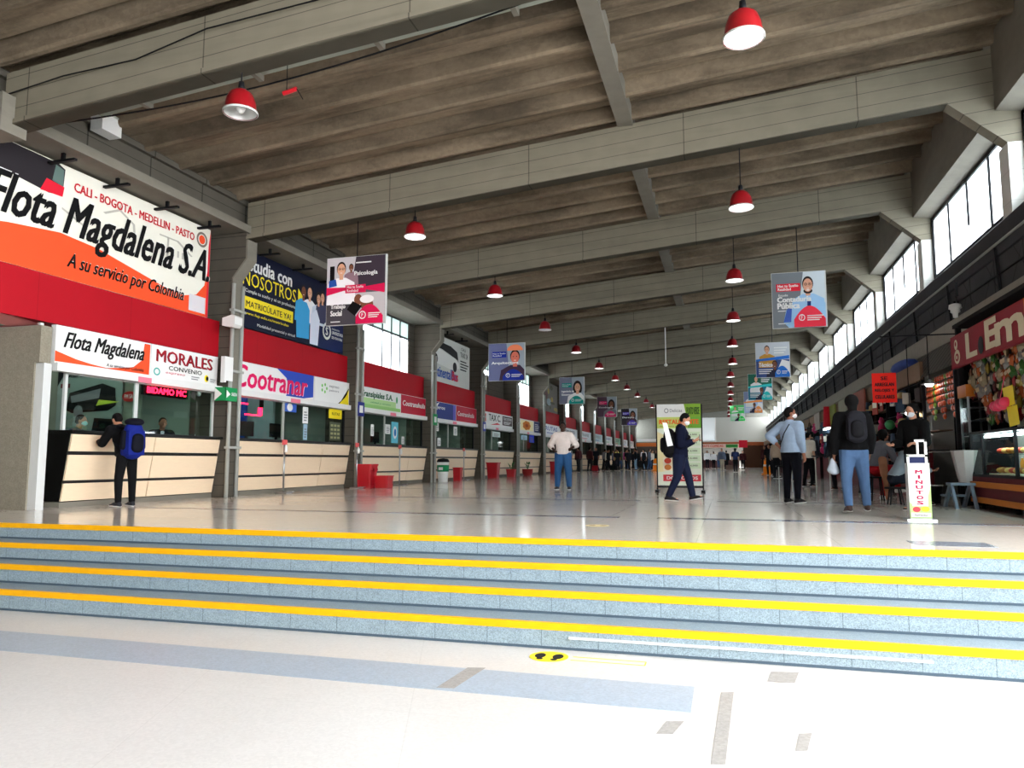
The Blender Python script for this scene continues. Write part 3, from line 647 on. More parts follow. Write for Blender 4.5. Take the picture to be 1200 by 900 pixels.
def inposter(y0, y1, z0, z1, c, lab, art=None):
    t = thing('window_notice', (-10.34, (y0+y1)/2, z0), lab, 'notice', 'notices on the glass fronts')
    MB().box(-10.335, -10.325, y0, y1, z0, z1, c).build('paper_sheet', t)
    p = Pan((-10.323, y0, z0), (0, 1, 0), (0, 0, 1), y1-y0, z1-z0)
    if art: art(p)
    else: p.lines(.15, .15, .85, .8, 4, GREY)
    p.done(t)
inposter(15.95, 16.45, 1.95, 2.2, flat((50, 90, 180)), 'blue and white leaflet at the top of the glass under the pink sign', lambda p: p.ell(.4, .45, .25, .4, WHT))
inposter(16.75, 17.0, 1.7, 2.12, WHT, 'white price list on the glass beside the dispenser')
inposter(16.8, 16.98, 1.28, 1.68, flat((150, 180, 200)), 'narrow pale notice below the white price list')
inposter(18.05, 18.75, 1.9, 2.16, YEL, 'yellow notice at the end of the glass under the pink sign', lambda p: p.text('RUTAS', .2, .35, .8, .65, BLK))
inposter(18.1, 18.7, 1.3, 1.8, flat((70, 76, 58)), 'dark timetable grid below the yellow notice', lambda p: [p.rect(.08+.3*i, .1+.22*j, .3+.3*i, .22+.22*j, flat((150, 150, 110))) for i in range(3) for j in range(4)])
inposter(22.0, 22.5, 1.32, 2.0, flat((90, 180, 200)), 'turquoise poster on the glass under the green lettered sign', lambda p: [p.ell(.5, .5, .3, .3, WHT), p.ell(.5, .5, .18, .18, flat((30, 110, 170)), 3)])
inposter(21.55, 21.9, 1.6, 1.9, WHT, 'white sheet beside the turquoise poster')
inposter(20.55, 20.75, 1.5, 1.85, WHT, 'white sheet near the middle of the second glass front')
inposter(22.8, 23.0, 1.3, 1.55, WHT, 'small white card behind the second dispenser')
inposter(25.7, 26.1, 1.85, 2.15, PALE, 'pale sheet at the top of the glass below the dark blue sign')
inposter(27.7, 28.1, 1.75, 2.1, PALE, 'pale sheet on the glass below the red sign next to the blue one')
inposter(26.0, 26.3, 1.3, 1.6, WHT, 'white card low on the glass behind the green banded bin')
inposter(32.8, 34.0, 1.85, 2.1, flat((190, 210, 205)), 'long pale sheet under the sign with a red square')
inposter(37.8, 39.0, 1.85, 2.1, flat((150, 190, 210)), 'pale blue sheet under the orange flower badge')
inposter(39.5, 40.5, 1.75, 2.15, flat((30, 50, 200)), 'vivid blue sheet under the small navy sign')
MB().box(-13.8, -11.3, 16.9, 17.0, 0, 2.9, M('blue_grey_partition', (150, 170, 175), .7)).build('partition', kind=S)
t = thing('blue_cloth', (-11.6, 15.4, 1.0), 'blue wall panel with a white disc inside the office under the pink sign', 'panel')
MB().box(-13.0, -11.6, 16.2, 16.25, .02, 2.5, flat((30, 60, 140))).build('panel_sheet', t); MB().cyl((-12.3, 16.19, 1.75), (-12.3, 16.16, 1.75), .14, .14, 16, WHT).build('disc', t)
for i, b in enumerate((3, 5, 7, 9)):
    pass

# unseen tube lamps added to brighten the dark office interiors
for i, b in enumerate(range(-1, 9)):
    y0, y1 = bay(b)
    for q_, xx in enumerate((-11.6,) if b > 0 else (-11.4, -12.6)):
        t = thing('office_fill_light', (xx, (y0+y1)/2, 2.8), 'added fill lamp on the ceiling of the %s office%s' % (ORD[i], ', deeper one' if q_ else ''), 'light', 'added fill lamps inside the offices')
        MB().box(xx-.08, xx+.08, y0+.8, y0+2.6, 2.82, 2.88, white).build('housing', t); MB().cyl((xx, y0+.9, 2.79), (xx, y0+2.5, 2.79), .03, .03, 8, M('office_fill_tube', (235, 245, 240), .5, emit=10)).build('tube', t)
# ================================================================ HANGING POSTERS AND LAMPS
def hang_poster(k, x0, x1, z0, z1, label, face, art):
    y = YK(k)+.17; t = thing('hanging_poster', ((x0+x1)/2, y, z0), label, 'poster', 'double posters hanging over the hall')
    MB().box(x0, x1, y-.02, y+.02, z0, z1, alum).build('frame', t)
    MB().box(x0+.01, x1-.03, y-.024, y-.019, z0+.01, z1-.01, face).build('poster_sheet', t)
    MB().cyl(((x0+x1)/2-.0, y, z1), ((x0+x1)/2, y, zb((x0+x1)/2)+.02), .012, .012, 6, darkm).build('hanger_rod', t)
    p = Pan((x0+.01, y-.0245, z0+.01), (1, 0, 0), (0, 0, 1), x1-x0-.04, z1-z0-.02); art(p); p.done(t)
def arc(p, a0, a1, h, m, logo=WHT):
    pts = [(a0, 0)]+[(a0+(a1-a0)*i/12, h*math.sin(math.pi*(.12+.76*i/12))) for i in range(13)]+[(a1, 0)]
    p.poly(pts, m, 8); c = a0+(a1-a0)*.25; p.ring(c, h*.45, .06, .06, .25, logo, 9); p.text('F', c-.015, h*.35, c+.015, h*.55, logo, 9); p.lines(c+.10, h*.3, a1-.04, h*.6, 3, logo, 9)
def art1(p):
    p.rect(0, .52, 1, 1, flat((60, 50, 60))); p.poly([(0, .52), (0, 1), (.5, 1), (.42, .52)], flat((190, 185, 190)), 1.2); p.rect(0, 0, 1, .46, flat((70, 66, 72))); p.poly([(.55, 0), (1, 0), (1, .46), (.4, .46)], flat((185, 178, 180)), 1.2)
    p.rect(.05, .66, .13, .88, BLK, 2); p.person(.25, .82, .2, SK1, HR, flat((235, 232, 235)), 2, 1, True); p.person(.42, .84, .1, SK2, HR, flat((140, 110, 120)), 1.6); p.poly([(.04, .56), (.18, .58), (.16, .68), (.04, .66)], BLUE, 5)
    p.poly([(0, .44), (.3, .50), (.7, .50), (1, .44), (1, .58), (.6, .54), (0, .56)], CRIM, 5); p.rect(.33, .46, .68, .58, CRIM, 5.5); p.text('Haz tu Sueño', .36, .53, .64, .57, WHT, 7); p.text('Realidad', .36, .475, .55, .515, WHT, 7)
    p.text('Psicología', .48, .70, .88, .78, WHT, 7, 0, .03); p.lines(.5, .9, .85, .94, 1, WHT)
    p.ell(.7, .36, .12, .06, flat((230, 225, 225)), 3); p.ell(.7, .28, .11, .09, SK2, 2.6); p.ell(.55, .36, .07, .08, SK2, 2.4); p.poly([(.36, .22), (.5, .12), (.62, .26), (.46, .34)], BLK, 4)
    p.text('Trabajo', .08, .22, .34, .30, WHT, 7, 0, .04); p.text('Social', .08, .13, .28, .21, WHT, 7, 0, .04); p.lines(.08, .04, .3, .07, 1, WHT); arc(p, .52, .98, .28, CRIM)
def artL(c1, word1, word2, blob, skin, hair, top, hat=None):
    def f(p):
        p.rect(0, 0, .6, 1, c1); p.poly([(.6, 0), (1, 0), (1, 1), (.5, 1)], flat((150, 160, 170)), 1.2); p.person(.74, .62, .34, skin, hair, top, 2, 1, long=hat is None)
        if hat: p.ell(.74, .80, .22, .16, hat, 4, 16, 0, 180)
        p.rect(.1, .62, .5, .78, blob, 5); p.text('Haz tu Sueño', .12, .71, .48, .75, WHT, 6); p.text('Realidad', .12, .65, .36, .69, WHT, 6)
        p.text(word1, .08, .42, .84 if not word2 else .6, .51, WHT, 7, 0, .04)
        if word2: p.text(word2, .08, .31, .5, .39, WHT, 7, 0, .04)
        arc(p, .40, .98, .30, blob)
    return f
hang_poster(0, -7.85, -6.5, 3.50, 4.92, 'white and magenta poster about Psicología and Trabajo Social', flat((90, 84, 90)), art1)
hang_poster(2, -7.93, -6.6, 3.51, 4.83, 'blue poster reading Arquitectura with a face in an orange hat', flat((110, 112, 140)), artL(flat((100, 104, 140)), 'Arquitectura', '', flat((24, 44, 140)), flat((210, 110, 90)), HR, flat((60, 40, 60)), flat((235, 130, 90))))
hang_poster(4, -7.85, -6.6, 3.52, 4.84, 'grey poster with a long haired woman and a teal badge', flat((120, 124, 140)), artL(flat((110, 114, 134)), 'Ingeniería de', 'Sistemas', flat((20, 140, 130)), SK1, HR, WHT))
hang_poster(6, -7.85, -6.6, 3.5, 4.8, 'dark poster with a magenta badge and pink strip', flat((80, 70, 80)), artL(flat((90, 70, 84)), 'Ecología', '', flat((224, 40, 110)), SK2, HR, GREY))
hang_poster(8, -7.85, -6.6, 3.5, 4.8, 'nearly black poster with a violet badge', flat((30, 26, 34)), artL(flat((34, 26, 34)), 'Derecho', '', flat((70, 50, 160)), SK2, HR, flat((60, 40, 60))))
def art2(p):
    p.poly([(0, 0), (.45, 0), (.6, 1), (0, 1)], flat((112, 118, 124)), 1); p.poly([(.45, 0), (1, 0), (1, 1), (.6, 1)], flat((196, 206, 212)), 1)
    p.poly([(.2, .1), (.26, .33), (.5, .42), (.62, .60), (.86, .54), (1, .42), (1, .0), (.3, .0)], flat((150, 190, 225)), 2); p.poly([(.2, .1), (.28, .34), (.5, .42), (.55, .1)], flat((60, 90, 170)), 3); p.poly([(.66, .3), (.72, .3), (.73, .48), (.66, .5)], flat((30, 50, 110)), 4)
    p.person(.68, .76, .26, flat((205, 150, 125)), HR, flat((150, 190, 225)), 3, 1, True); p.ell(.68, .65, .085, .05, HR, 3.9); p.ell(.68, .665, .032, .010, WHT, 5)
    p.rect(.08, .66, .54, .80, flat((214, 34, 54)), 5); p.text('Haz tu Sueño', .11, .735, .5, .785, WHT, 6, 0, .03); p.text('Realidad', .11, .675, .36, .725, WHT, 6, 0, .03)
    p.text('Estudia', .12, .57, .30, .61, WHT, 7); p.text('Contaduría', .09, .46, .74, .56, WHT, 8.5, 0, .05); p.text('Pública', .09, .34, .52, .45, WHT, 8.5, 0, .05); p.lines(.1, .30, .3, .33, 1, WHT); p.lines(.1, .07, .36, .1, 1, WHT)
    arc(p, .40, .99, .38, flat((232, 50, 72)))
hang_poster(1, 1.17, 2.42, 3.96, 5.34, 'grey and red poster reading Contaduría Pública with a smiling man', flat((150, 156, 162)), art2)
def artR(top, bot, shirt, badge, w1):
    def f(p):
        p.rect(0, .5, 1, 1, top); p.rect(0, 0, 1, .5, bot); p.person(.34, .80, .2, SK1, HR, shirt, 2); p.lines(.55, .68, .95, .9, 3, WHT, 5)
        p.poly([(0, .46), (1, .52), (1, .62), (0, .52)], badge, 6); p.person(.56, .36, .2, SK2, HR, flat((40, 40, 60)), 2); p.poly([(.6, .12), (1, .1), (1, .44), (.78, .5)], WHT, 1.5)
        p.text(w1, .08, .3, .5, .42, WHT, 7, 0, .04); p.lines(.08, .1, .5, .26, 3, WHT, 5); arc(p, .56, .99, .32, badge)
    return f
hang_poster(3, 1.18, 2.44, 3.95, 5.32, 'light blue and white poster hanging behind the red badge poster', flat((190, 194, 200)), artR(flat((190, 194, 200)), flat((60, 80, 130)), flat((190, 140, 60)), flat((40, 110, 200)), 'Técnico'))
hang_poster(5, 1.18, 2.42, 3.95, 5.35, 'green and teal poster, third of the right hanging row', flat((40, 90, 80)), artR(flat((40, 100, 80)), flat((40, 110, 130)), flat((220, 220, 220)), flat((50, 190, 190)), 'Finanzas'))
hang_poster(7, 1.2, 2.42, 3.95, 5.4, 'white and orange poster, fourth of the right hanging row', flat((200, 205, 215)), artR(flat((120, 130, 160)), flat((170, 190, 220)), WHT, flat((240, 150, 80)), 'Gestión'))
hang_poster(9, .35, 1.55, 3.98, 5.3, 'bright green poster, last of the right hanging row', flat((90, 190, 100)), artR(flat((90, 190, 110)), flat((150, 210, 170)), WHT, flat((50, 200, 90)), 'Turismo'))
# pendant lamps: build one, copy its parts
def make_lamp(lit):
    t = thing('pendant_lamp', (0, 0, 0)); H = 0
    pr = [(.215, 0), (.21, .02), (.205, .03), (.20, .06), (.185, .16), (.15, .25), (.09, .30), (.06, .31), (.0, .31)]
    MB().lathe(pr, (0, 0, 0), red_l, 24).build('lamp_shade', t, smooth=True, local=True)
    MB().lathe([(.205, .004), (.198, .05), (.18, .15), (.145, .24), (.0, .29)], (0, 0, 0), M('shade_inside', (215, 215, 212), .3, .5), 24).build('reflector', t, smooth=True, local=True)
    MB().lathe([(.216, -.006), (.222, .0), (.220, .022), (.212, .024)], (0, 0, 0), alum, 24).build('rim', t, smooth=True, local=True)
    MB().cyl((0, 0, .30), (0, 0, .42), .045, .035, 12, darkm).build('cap', t, smooth=True, local=True)
    MB().ell((0, 0, .10), (.07, .07, .1), lamp_e if lit else white, 12, 8).build('bulb', t, smooth=True, local=True)
    if lit: MB().lathe([(.0, .028), (.19, .028)], (0, 0, 0), M('lit_diffuser', (250, 252, 255), .5, emit=3.5), 24).build('diffuser', t, local=True)
    return t
protos = {}
for side, x, ks in (('left', -5.92, range(-1, 13)), ('right', .34, range(-1, 13))):
    for n, k in enumerate(ks):
        lit = not (side == 'left' and k in (-1, 2, 8)); z = 5.22
        if lit not in protos: protos[lit] = make_lamp(lit); o = protos[lit]
        else: o = copy_tree(protos[lit])
        dx = R.uniform(-.05, .05); y = YK(k)+.17
        o.location = (x+dx, y, z)
        rod = MB().cyl((0, 0, .40), (0, 0, zb(x)-z+.02), .010, .010, 6, darkm).build('hanger_rod', o, local=True)
        o['label'] = '%sred pendant lamp, %s from the stairs in the row over the %s' % ('' if lit else 'unlit ', ORD[n], 'ticket side' if side == 'left' else 'kiosk side')
        o['category'] = 'lamp'; o['group'] = 'red pendant lamps over the %s' % ('ticket side' if side == 'left' else 'kiosk side')
t = thing('hanging_tube', (-2.25, 29.6, 4.55), 'thin white tube hanging alone from the ceiling in mid hall', 'tube')
MB().cyl((-2.25, 30.25, 4.6), (-2.25, 30.25, 6.15), .02, .02, 8, white).build('tube_body', t); MB().ell((-2.25, 30.25, 4.57), (.07, .07, .06), white).build('end_cap', t, smooth=True)
# sagging cable near the first beam
pts = [(-9.7+i*.55, 8.3, 5.7+.047*i+SL*0-.25*math.sin(math.pi*i/14)) for i in range(15)]
MB().tube(pts, .012, darkm, 5).build('hanging_cable', label='thin black cable sagging beside the nearest roof beam', cat='cable')
MB().tube([(-9.75, 7.68, 5.85), (-8.6, 7.68, 6.0), (-7.4, 7.68, 6.05), (-6.3, 7.68, 6.3), (-4.5, 7.68, 6.42), (-2, 7.68, 6.6)], .01, darkm, 5).build('beam_cable', label='dark cable clipped along the face of the nearest roof beam', cat='cable')
t = thing('red_clip', (-5.5, 8.25, 5.6), 'small red clip hanging beside the unlit lamp', 'clip')
MB().cyl((-5.55, 8.3, 5.62), (-5.35, 8.3, 5.66), .03, .03, 8, red_p).build('clip_body', t); MB().cyl((-5.35, 8.3, 5.66), (-5.25, 8.3, 5.5), .006, .006, 5, darkm).cyl((-5.5, 8.3, 5.66), (-5.5, 8.3, 6.7), .006, .006, 5, darkm).build('tail', t)
# ================================================================ FLOOR OBJECTS, LEFT
def dispenser(x, y, lab):
    t = thing('sanitizer_stand', (x, y, 0), lab, 'stand', 'pedal dispensers in front of the counters')
    MB().box(x-.14, x+.16, y-.12, y+.12, 0, .03, steel).build('base_plate', t); MB().cyl((x, y, .03), (x, y, 1.12), .022, .022, 10, steel).build('pole', t, smooth=True)
    MB().box(x+.1, x+.26, y-.04, y+.04, .03, .05, steel).build('foot_pedal', t); MB().lathe([(.035, 0), (.038, .12), (.02, .15), (.012, .18)], (x+.04, y, .95), WHT, 12, closed=True).build('bottle', t, smooth=True)
    MB().box(x-.01, x+.012, y-.09, y+.09, 1.12, 1.24, flat((214, 90, 90))).build('tag', t)
for x, y, l in ((-9.92, 15.35, 'thin pedal dispenser with red tag before the pink sign counter'), (-9.75, 18.6, 'white topped pedal dispenser left of the red bin'), (-9.75, 21.4, 'pedal dispenser standing right of the red square pot'), (-9.75, 27.3, 'pedal dispenser behind the narrow red pot')): dispenser(x, y, l)
def rbin(x, y, w, h, lab, name='waste_bin', taper=.82, cat='bin'):
    t = thing(name, (x, y, 0), lab, cat); a = w/2
    def ring(z, s, r=.16):
        return [(x+s*a*c[0], y+s*a*c[1], z) for c in ((-1, -1+r), (-1+r, -1), (1-r, -1), (1, -1+r), (1, 1-r), (1-r, 1), (-1+r, 1), (-1, 1-r))]
    m = MB(); zs = [(0, taper), (h*.93, 1), (h*.93, 1.08), (h, 1.08), (h, 1.0), (h*.5, .9)]
    v = []
    for z, s in zs: v += ring(z, s)
    f = [(q*8+i, q*8+(i+1) % 8, (q+1)*8+(i+1) % 8, (q+1)*8+i) for q in range(len(zs)-1) for i in range(8)]
    f += [tuple(range(7, -1, -1)), tuple((len(zs)-1)*8+i for i in range(8))]
    m.add(v, f, red_p); m.build('bin_body' if name == 'waste_bin' else 'pot_body', t)
    return t
t = rbin(-9.62, 18.95, .46, .66, 'tall red plastic bin beside the second column')
MB().box(-9.40, -9.385, 18.75, 18.95, .08, .5, flat((150, 16, 30))).build('front_rib', t); MB().box(-9.385, -9.36, 18.85, 19.1, .48, .54, red_p).build('handle', t)
rbin(-9.2, 19.15, .42, .34, 'low square red pot right of the tall red bin', 'square_pot', .92, 'pot')
def greenbin(x, y, lab):
    t = thing('banded_bin', (x, y, 0), lab, 'bin')
    MB().lathe([(.17, 0), (.19, .3), (.21, .70), (.20, .72)], (x, y, 0), flat((225, 228, 225)), 20, closed=True).build('bin_body', t, smooth=True)
    MB().lathe([(.198, .36), (.213, .37), (.222, .58), (.205, .60)], (x, y, 0), flat((30, 130, 80)), 20).build('green_band', t, smooth=True)
    MB().lathe([(.225, .70), (.23, .74), (.18, .82), (.0, .84)], (x, y, 0), BLK, 20, closed=True).build('lid', t, smooth=True)
    MB().box(x-.08, x+.08, y-.226, y-.218, .42, .52, WHT).build('badge', t)
greenbin(-9.85, 25.35, 'white bin with green band and black lid beside the third column')
def plant(x, y, kind, lab):
    if kind == 's': t = rbin(x, y, .4, .36, lab, 'planter', .85, 'planter')
    else:
        t = thing('planter', (x, y, 0), lab, 'planter'); MB().lathe([(.20, 0), (.27, .16), (.27, .3), (.29, .34), (.25, .34), (.22, .28)], (x, y, 0), flat((150, 46, 44)), 16, closed=True).build('pot_body', t, smooth=True)
    q = MB(); rr = random.Random(int(y*10))
    for i in range(9):
        a = rr.random()*6.28; L = .22+.2*rr.random(); c = Vector((x, y, .32)); e = c+Vector((math.cos(a)*L*.5, math.sin(a)*L*.5, L)); n = Vector((-math.sin(a), math.cos(a), 0))*.035
        md = c.lerp(e, .55); q.cyl(c, md, .008, .006, 5, lg); q.add([md, md+n+(e-md)*.4, e, md-n+(e-md)*.4], [(0, 1, 2, 3)], lg)
    q.build('foliage', t)
rbin(-9.85, 26.9, .3, .5, 'narrow red pot right of the green banded bin', 'square_pot', .9, 'pot')
rbin(-9.75, 31.1, .5, .68, 'red plastic bin beside the fourth column', 'waste_bin')
plant(-9.75, 33.9, 's', 'square red planter with a small plant by the counter'); plant(-9.75, 36.9, 'r', 'round brown planter with a thin plant by the fifth column')
rbin(-9.7, 42.9, .5, .72, 'red plastic bin left of the white shirted standing man', 'waste_bin')
def barrel(x, y, lab):
    t = thing('traffic_drum', (x, y, 0), lab, 'drum'); og = flat((240, 130, 20))
    MB().lathe([(.36, 0), (.36, .06), (.26, .07), (.25, .4), (.22, .42), (.21, .8), (.14, .9), (0, .92)], (x, y, 0), og, 16, closed=True).build('drum_body', t, smooth=True)
    MB().lathe([(.255, .45), (.235, .55)], (x, y, 0), WHT, 16).build('stripe_band', t)
barrel(-5.0, 56, 'orange drum left of the green standing banner'); barrel(2.15, 43.5, 'orange drum near the kiosk row')
# standing roller banner
t = thing('standing_banner', (-1.1, 18.6, 0), 'tall white and green advertising banner in a black frame on the floor', 'banner stand')
x0, x1, y = -1.63, -.58, 18.65
fr = MB(); fr.box(x0-.03, x0, y-.02, y+.02, .05, 2.12, BLK).box(x1, x1+.03, y-.02, y+.02, .05, 2.12, BLK).box(x0, x1, y-.015, y+.015, .10, .14, BLK); fr.build('frame', t)
fr = MB(); fr.box(x0-.06, x0+.03, y-.25, y+.25, 0, .05, BLK).box(x1-.03, x1+.06, y-.25, y+.25, 0, .05, BLK); fr.build('foot', t)
MB().box(x0, x1, y-.012, y-.008, .16, 2.13, flat((225, 232, 215))).build('banner_sheet', t)
p = Pan((x0, y-.013, .16), (1, 0, 0), (0, 0, 1), x1-x0, 1.97)
p.rect(0, .84, .65, 1, WHT); p.poly([(.62, 1), (.68, .84), (1, .84), (1, 1)], flat((130, 170, 50)), 2); p.rect(0, .70, 1, .84, flat((190, 205, 110))); p.rect(.7, .70, 1, .84, flat((110, 170, 60)), 2)
p.text('RESTAURANTE', .05, .75, .95, .81, flat((225, 100, 40)), 4, 0, .05); p.text('PUNTO VERDE', .68, .87, .97, .96, flat((50, 80, 30)), 4, 0, .02); p.ring(.22, .92, .05, .03, .3, GREY); p.text('Delicias', .3, .90, .58, .94, GREY)
p.text('desayunos y almuerzos', .06, .715, .8, .735, flat((120, 70, 30)), 4)
p.poly([(0, .16), (.3, .18), (.36, .4), (.24, .6), (0, .66)], flat((232, 220, 170)), 2); p.poly([(.3, .18), (.38, .4), (.26, .6), (.3, .6), (.42, .4), (.35, .18)], flat((150, 200, 90)), 2.5)
for b_, c in ((.55, flat((200, 90, 50))), (.44, flat((60, 50, 40))), (.30, flat((180, 60, 40))), (.22, flat((200, 120, 60)))): p.rect(.12, b_-.045, .34, b_+.045, flat((235, 225, 200)), 3); p.ell(.23, b_, .08, .035, c, 4)
for b_ in (.62, .52, .42, .33, .24): p.rect(.62, b_-.035, .97, b_+.035, flat((205, 222, 190)), 3); p.text('$ 6.000', .68, b_-.012, .9, b_+.012, BLK, 4)
p.rect(.12, .05, .97, .13, flat((205, 60, 70)), 3); p.text('DOMICILIOS', .2, .07, .9, .11, WHT, 5, 0, .03); p.done(t)
# floor sticker at the foot of the stairs
t = thing('floor_sticker', (-1.15, 5.8, -.75), 'round yellow footprint sticker at the foot of the stairs', 'sticker')
MB().cyl((-1.36, 5.78, -.749), (-1.36, 5.78, -.747), .15, .15, 28, YEL).build('sticker_disc', t)
q = MB()
for e in (-1, 1):
    q.cyl((-1.36+e*.07, 5.79, -.747), (-1.36+e*.07, 5.79, -.7455), .042, .042, 14, BLK, e=1.7, side=(1, 0, 0)); q.cyl((-1.36+e*.055, 5.70, -.747), (-1.36+e*.055, 5.70, -.7455), .026, .026, 12, BLK)
q.build('footprint', t)
q = MB()
for a, b_, c, d in ((-1.18, -.62, 5.72, 5.728), (-1.18, -.62, 5.82, 5.828), (-.628, -.62, 5.72, 5.828)): q.box(a, b_, c, d, -.749, -.747, YEL)
q.build('outline_strip', t)
t = thing('floor_sticker', (-1.5, 8.75, 0), 'worn brown and yellow footprint sticker on the upper floor', 'sticker')
MB().cyl((-1.47, 8.74, 0), (-1.47, 8.74, .002), .14, .14, 20, flat((190, 170, 120))).build('sticker_disc', t)
MB().cyl((-1.53, 8.74, .002), (-1.53, 8.74, .003), .04, .04, 10, flat((110, 70, 40))).cyl((-1.40, 8.74, .002), (-1.40, 8.74, .003), .04, .04, 10, flat((110, 70, 40))).build('footprint', t)
# ================================================================ RIGHT SIDE: kiosks
XF = 3.82
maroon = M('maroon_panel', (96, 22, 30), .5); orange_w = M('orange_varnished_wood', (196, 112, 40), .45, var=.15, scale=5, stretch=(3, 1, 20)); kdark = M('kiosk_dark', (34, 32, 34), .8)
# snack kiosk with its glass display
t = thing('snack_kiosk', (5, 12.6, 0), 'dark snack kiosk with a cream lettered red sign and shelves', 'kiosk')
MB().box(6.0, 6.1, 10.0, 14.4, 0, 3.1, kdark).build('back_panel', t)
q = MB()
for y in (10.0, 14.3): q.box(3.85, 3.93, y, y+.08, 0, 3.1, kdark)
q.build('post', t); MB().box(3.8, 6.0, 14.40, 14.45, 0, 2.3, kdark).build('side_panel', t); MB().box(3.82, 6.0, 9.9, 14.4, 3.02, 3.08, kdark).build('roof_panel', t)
q = MB()
for z in (1.42, 1.72, 2.02): q.box(4.0, 4.3, 10.1, 14.1, z, z+.02, M('shelf_wood', (120, 100, 80), .6))
q.build('shelf', t)
t = thing('kiosk_sign', (3.8, 12.6, 2.32), 'red kiosk sign with large cream letters', 'sign')
sg = flat((140, 24, 38)); m = MB(); m.box(3.74, 3.80, 10.0, 14.25, 2.30, 2.84, sg); m.build('sign_panel', t)
p = Pan((3.739, 14.25, 2.30), (0, -1, 0), (0, 0, 1), 4.25, .54); CRM = flat((212, 200, 172))
p.ell(.075, .70, .022, .16, CRM, 2); p.ell(.075, .72, .010, .07, sg, 3); p.ell(.085, .32, .038, .22, CRM, 2); p.ell(.085, .30, .022, .12, sg, 3); p.ell(.085, .30, .01, .06, CRM, 4)
p.text('L', .20, .12, .33, .88, CRM, 3, 0, .07); p.ell(.37, .35, .03, .25, BLK, 2); p.text('E', .42, .14, .54, .95, CRM, 3, 0, .08); p.text('m', .52, .12, .78, .74, CRM, 3, 0, .09); p.text('A', .90, .1, 1, .8, CRM, 3, 0, .08)
p.rect(.78, .35, .88, 1, flat((206, 110, 30)), 1.5); p.done(t)
# display case
t = thing('display_case', (4.1, 12.6, 0), 'lit glass food display case on a maroon base with orange rails', 'display case')
MB().box(3.80, 4.5, 10.1, 13.75, .1, .50, maroon).build('base_cabinet', t)
q = MB()
for z in (.10, .34): q.box(3.765, 3.80, 10.1, 13.75, z, z+.085, orange_w)
q.build('rail_board', t)
q = MB()
for y in (13.6, 12.1, 10.6): q.cyl((3.9, y, 0), (3.9, y, .1), .03, .03, 8, darkm)
q.build('caster', t)
q = MB()
for y in (10.1, 11.78, 13.15, 13.71): q.box(3.80, 3.84, y, y+.045, .5, 1.2, darkm)
q.box(3.80, 4.5, 10.1, 13.75, 1.17, 1.21, darkm).box(3.80, 3.84, 10.1, 13.75, .5, .54, darkm).box(4.46, 4.5, 10.1, 13.75, .5, 1.2, M('case_back', (190, 190, 180), .6)).box(3.8, 4.5, 13.70, 13.75, .5, 1.2, darkm); q.build('case_frame', t)
MB().box(3.815, 3.821, 10.12, 13.7, .54, 1.17, clear).build('glass_front', t)
MB().box(3.86, 4.46, 11.8, 13.1, .54, .56, M('pale_tray', (250, 240, 215), .4)).build('lit_tray', t)
MB().box(3.88, 4.4, 10.2, 13.6, .84, .85, clear).build('glass_shelf', t)
MB().cyl((3.95, 10.3, 1.13), (3.95, 13.5, 1.13), .02, .02, 8, M('case_tube', (240, 248, 255), .5, emit=22)).build('light_tube', t)
def food(i, x, y, z, kind):
    c = [flat((206, 150, 70)), flat((190, 60, 40)), flat((230, 190, 110)), flat((180, 110, 50))][kind]
    m = MB(); m.ell((x, y, z+.045), (.09, .07, .045), c, 10, 6)
    return m.build('pastry', smooth=True, label='%s pastry on the %s tray of the display case, %s from the window end' % (['golden', 'red', 'pale', 'brown'][kind], 'lower' if z < .7 else 'upper', ORD[i]), cat='pastry', group='pastries in the display case')
for i in range(7): food(i, 4.0, 12.95-.17*i, .565, (i*3) % 4); food(i, 4.02, 12.95-.19*i, .855, (i*5+1) % 4)
for i in range(4):
    t2 = thing('juice_bottle', (4.2, 12.0+.3*i, .56), 'orange juice bottle in the display case, %s from the near end' % ORD[i], 'bottle', 'juice bottles in the display case')
    MB().lathe([(.035, 0), (.035, .15), (.015, .2), (.015, .22)], (4.25, 12.0+.3*i, .57), flat((236, 150, 30)), 10, closed=True).build('bottle_body', t2, smooth=True); MB().cyl((4.25, 12.0+.3*i, .79), (4.25, 12.0+.3*i, .81), .018, .018, 8, WHT).build('bottle_cap', t2)
# narrow tall glass cabinet
t = thing('tall_cabinet', (3.95, 14.1, 0), 'narrow tall glass cabinet with an orange top beside the display case', 'cabinet')
q = MB()
for x, y in ((3.82, 13.8), (3.82, 14.2), (4.1, 13.8), (4.1, 14.2)): q.box(x, x+.03, y, y+.03, .9, 1.95, steel)
q.build('frame', t); MB().box(3.815, 3.82, 13.83, 14.2, .92, 1.8, clear).build('glass_front', t); MB().box(3.8, 4.15, 13.78, 14.25, 1.80, 2.0, orange_w).build('top_board', t); MB().box(3.82, 4.1, 13.8, 14.23, .86, .92, darkm).build('base', t)
q = MB()
for z in (1.15, 1.4, 1.62): q.box(3.84, 4.1, 13.83, 14.2, z, z+.01, steel)
q.build('shelf', t)
t = thing('steel_funnel', (3.75, 13.75, .35), 'pale metal tapered tub hanging beside the display case', 'tub')
q = MB(); v = []
for z, s in ((.40, .55), (.88, 1), (.92, 1.05), (.92, .95)):
    for i in range(8):
        a = 2*math.pi*(i+.5)/8; v.append((3.75+.20*s*math.cos(a), 13.85+.24*s*math.sin(a), z))
q.add(v, [(k*8+i, k*8+(i+1) % 8, (k+1)*8+(i+1) % 8, (k+1)*8+i) for k in range(3) for i in range(8)]+[tuple(range(7, -1, -1))], M('pale_metal', (205, 205, 205), .4, .3)); q.build('tub_body', t)
MB().cyl((3.6, 13.85, .9), (3.35, 14.4, .9), .012, .012, 6, steel).build('handle', t)
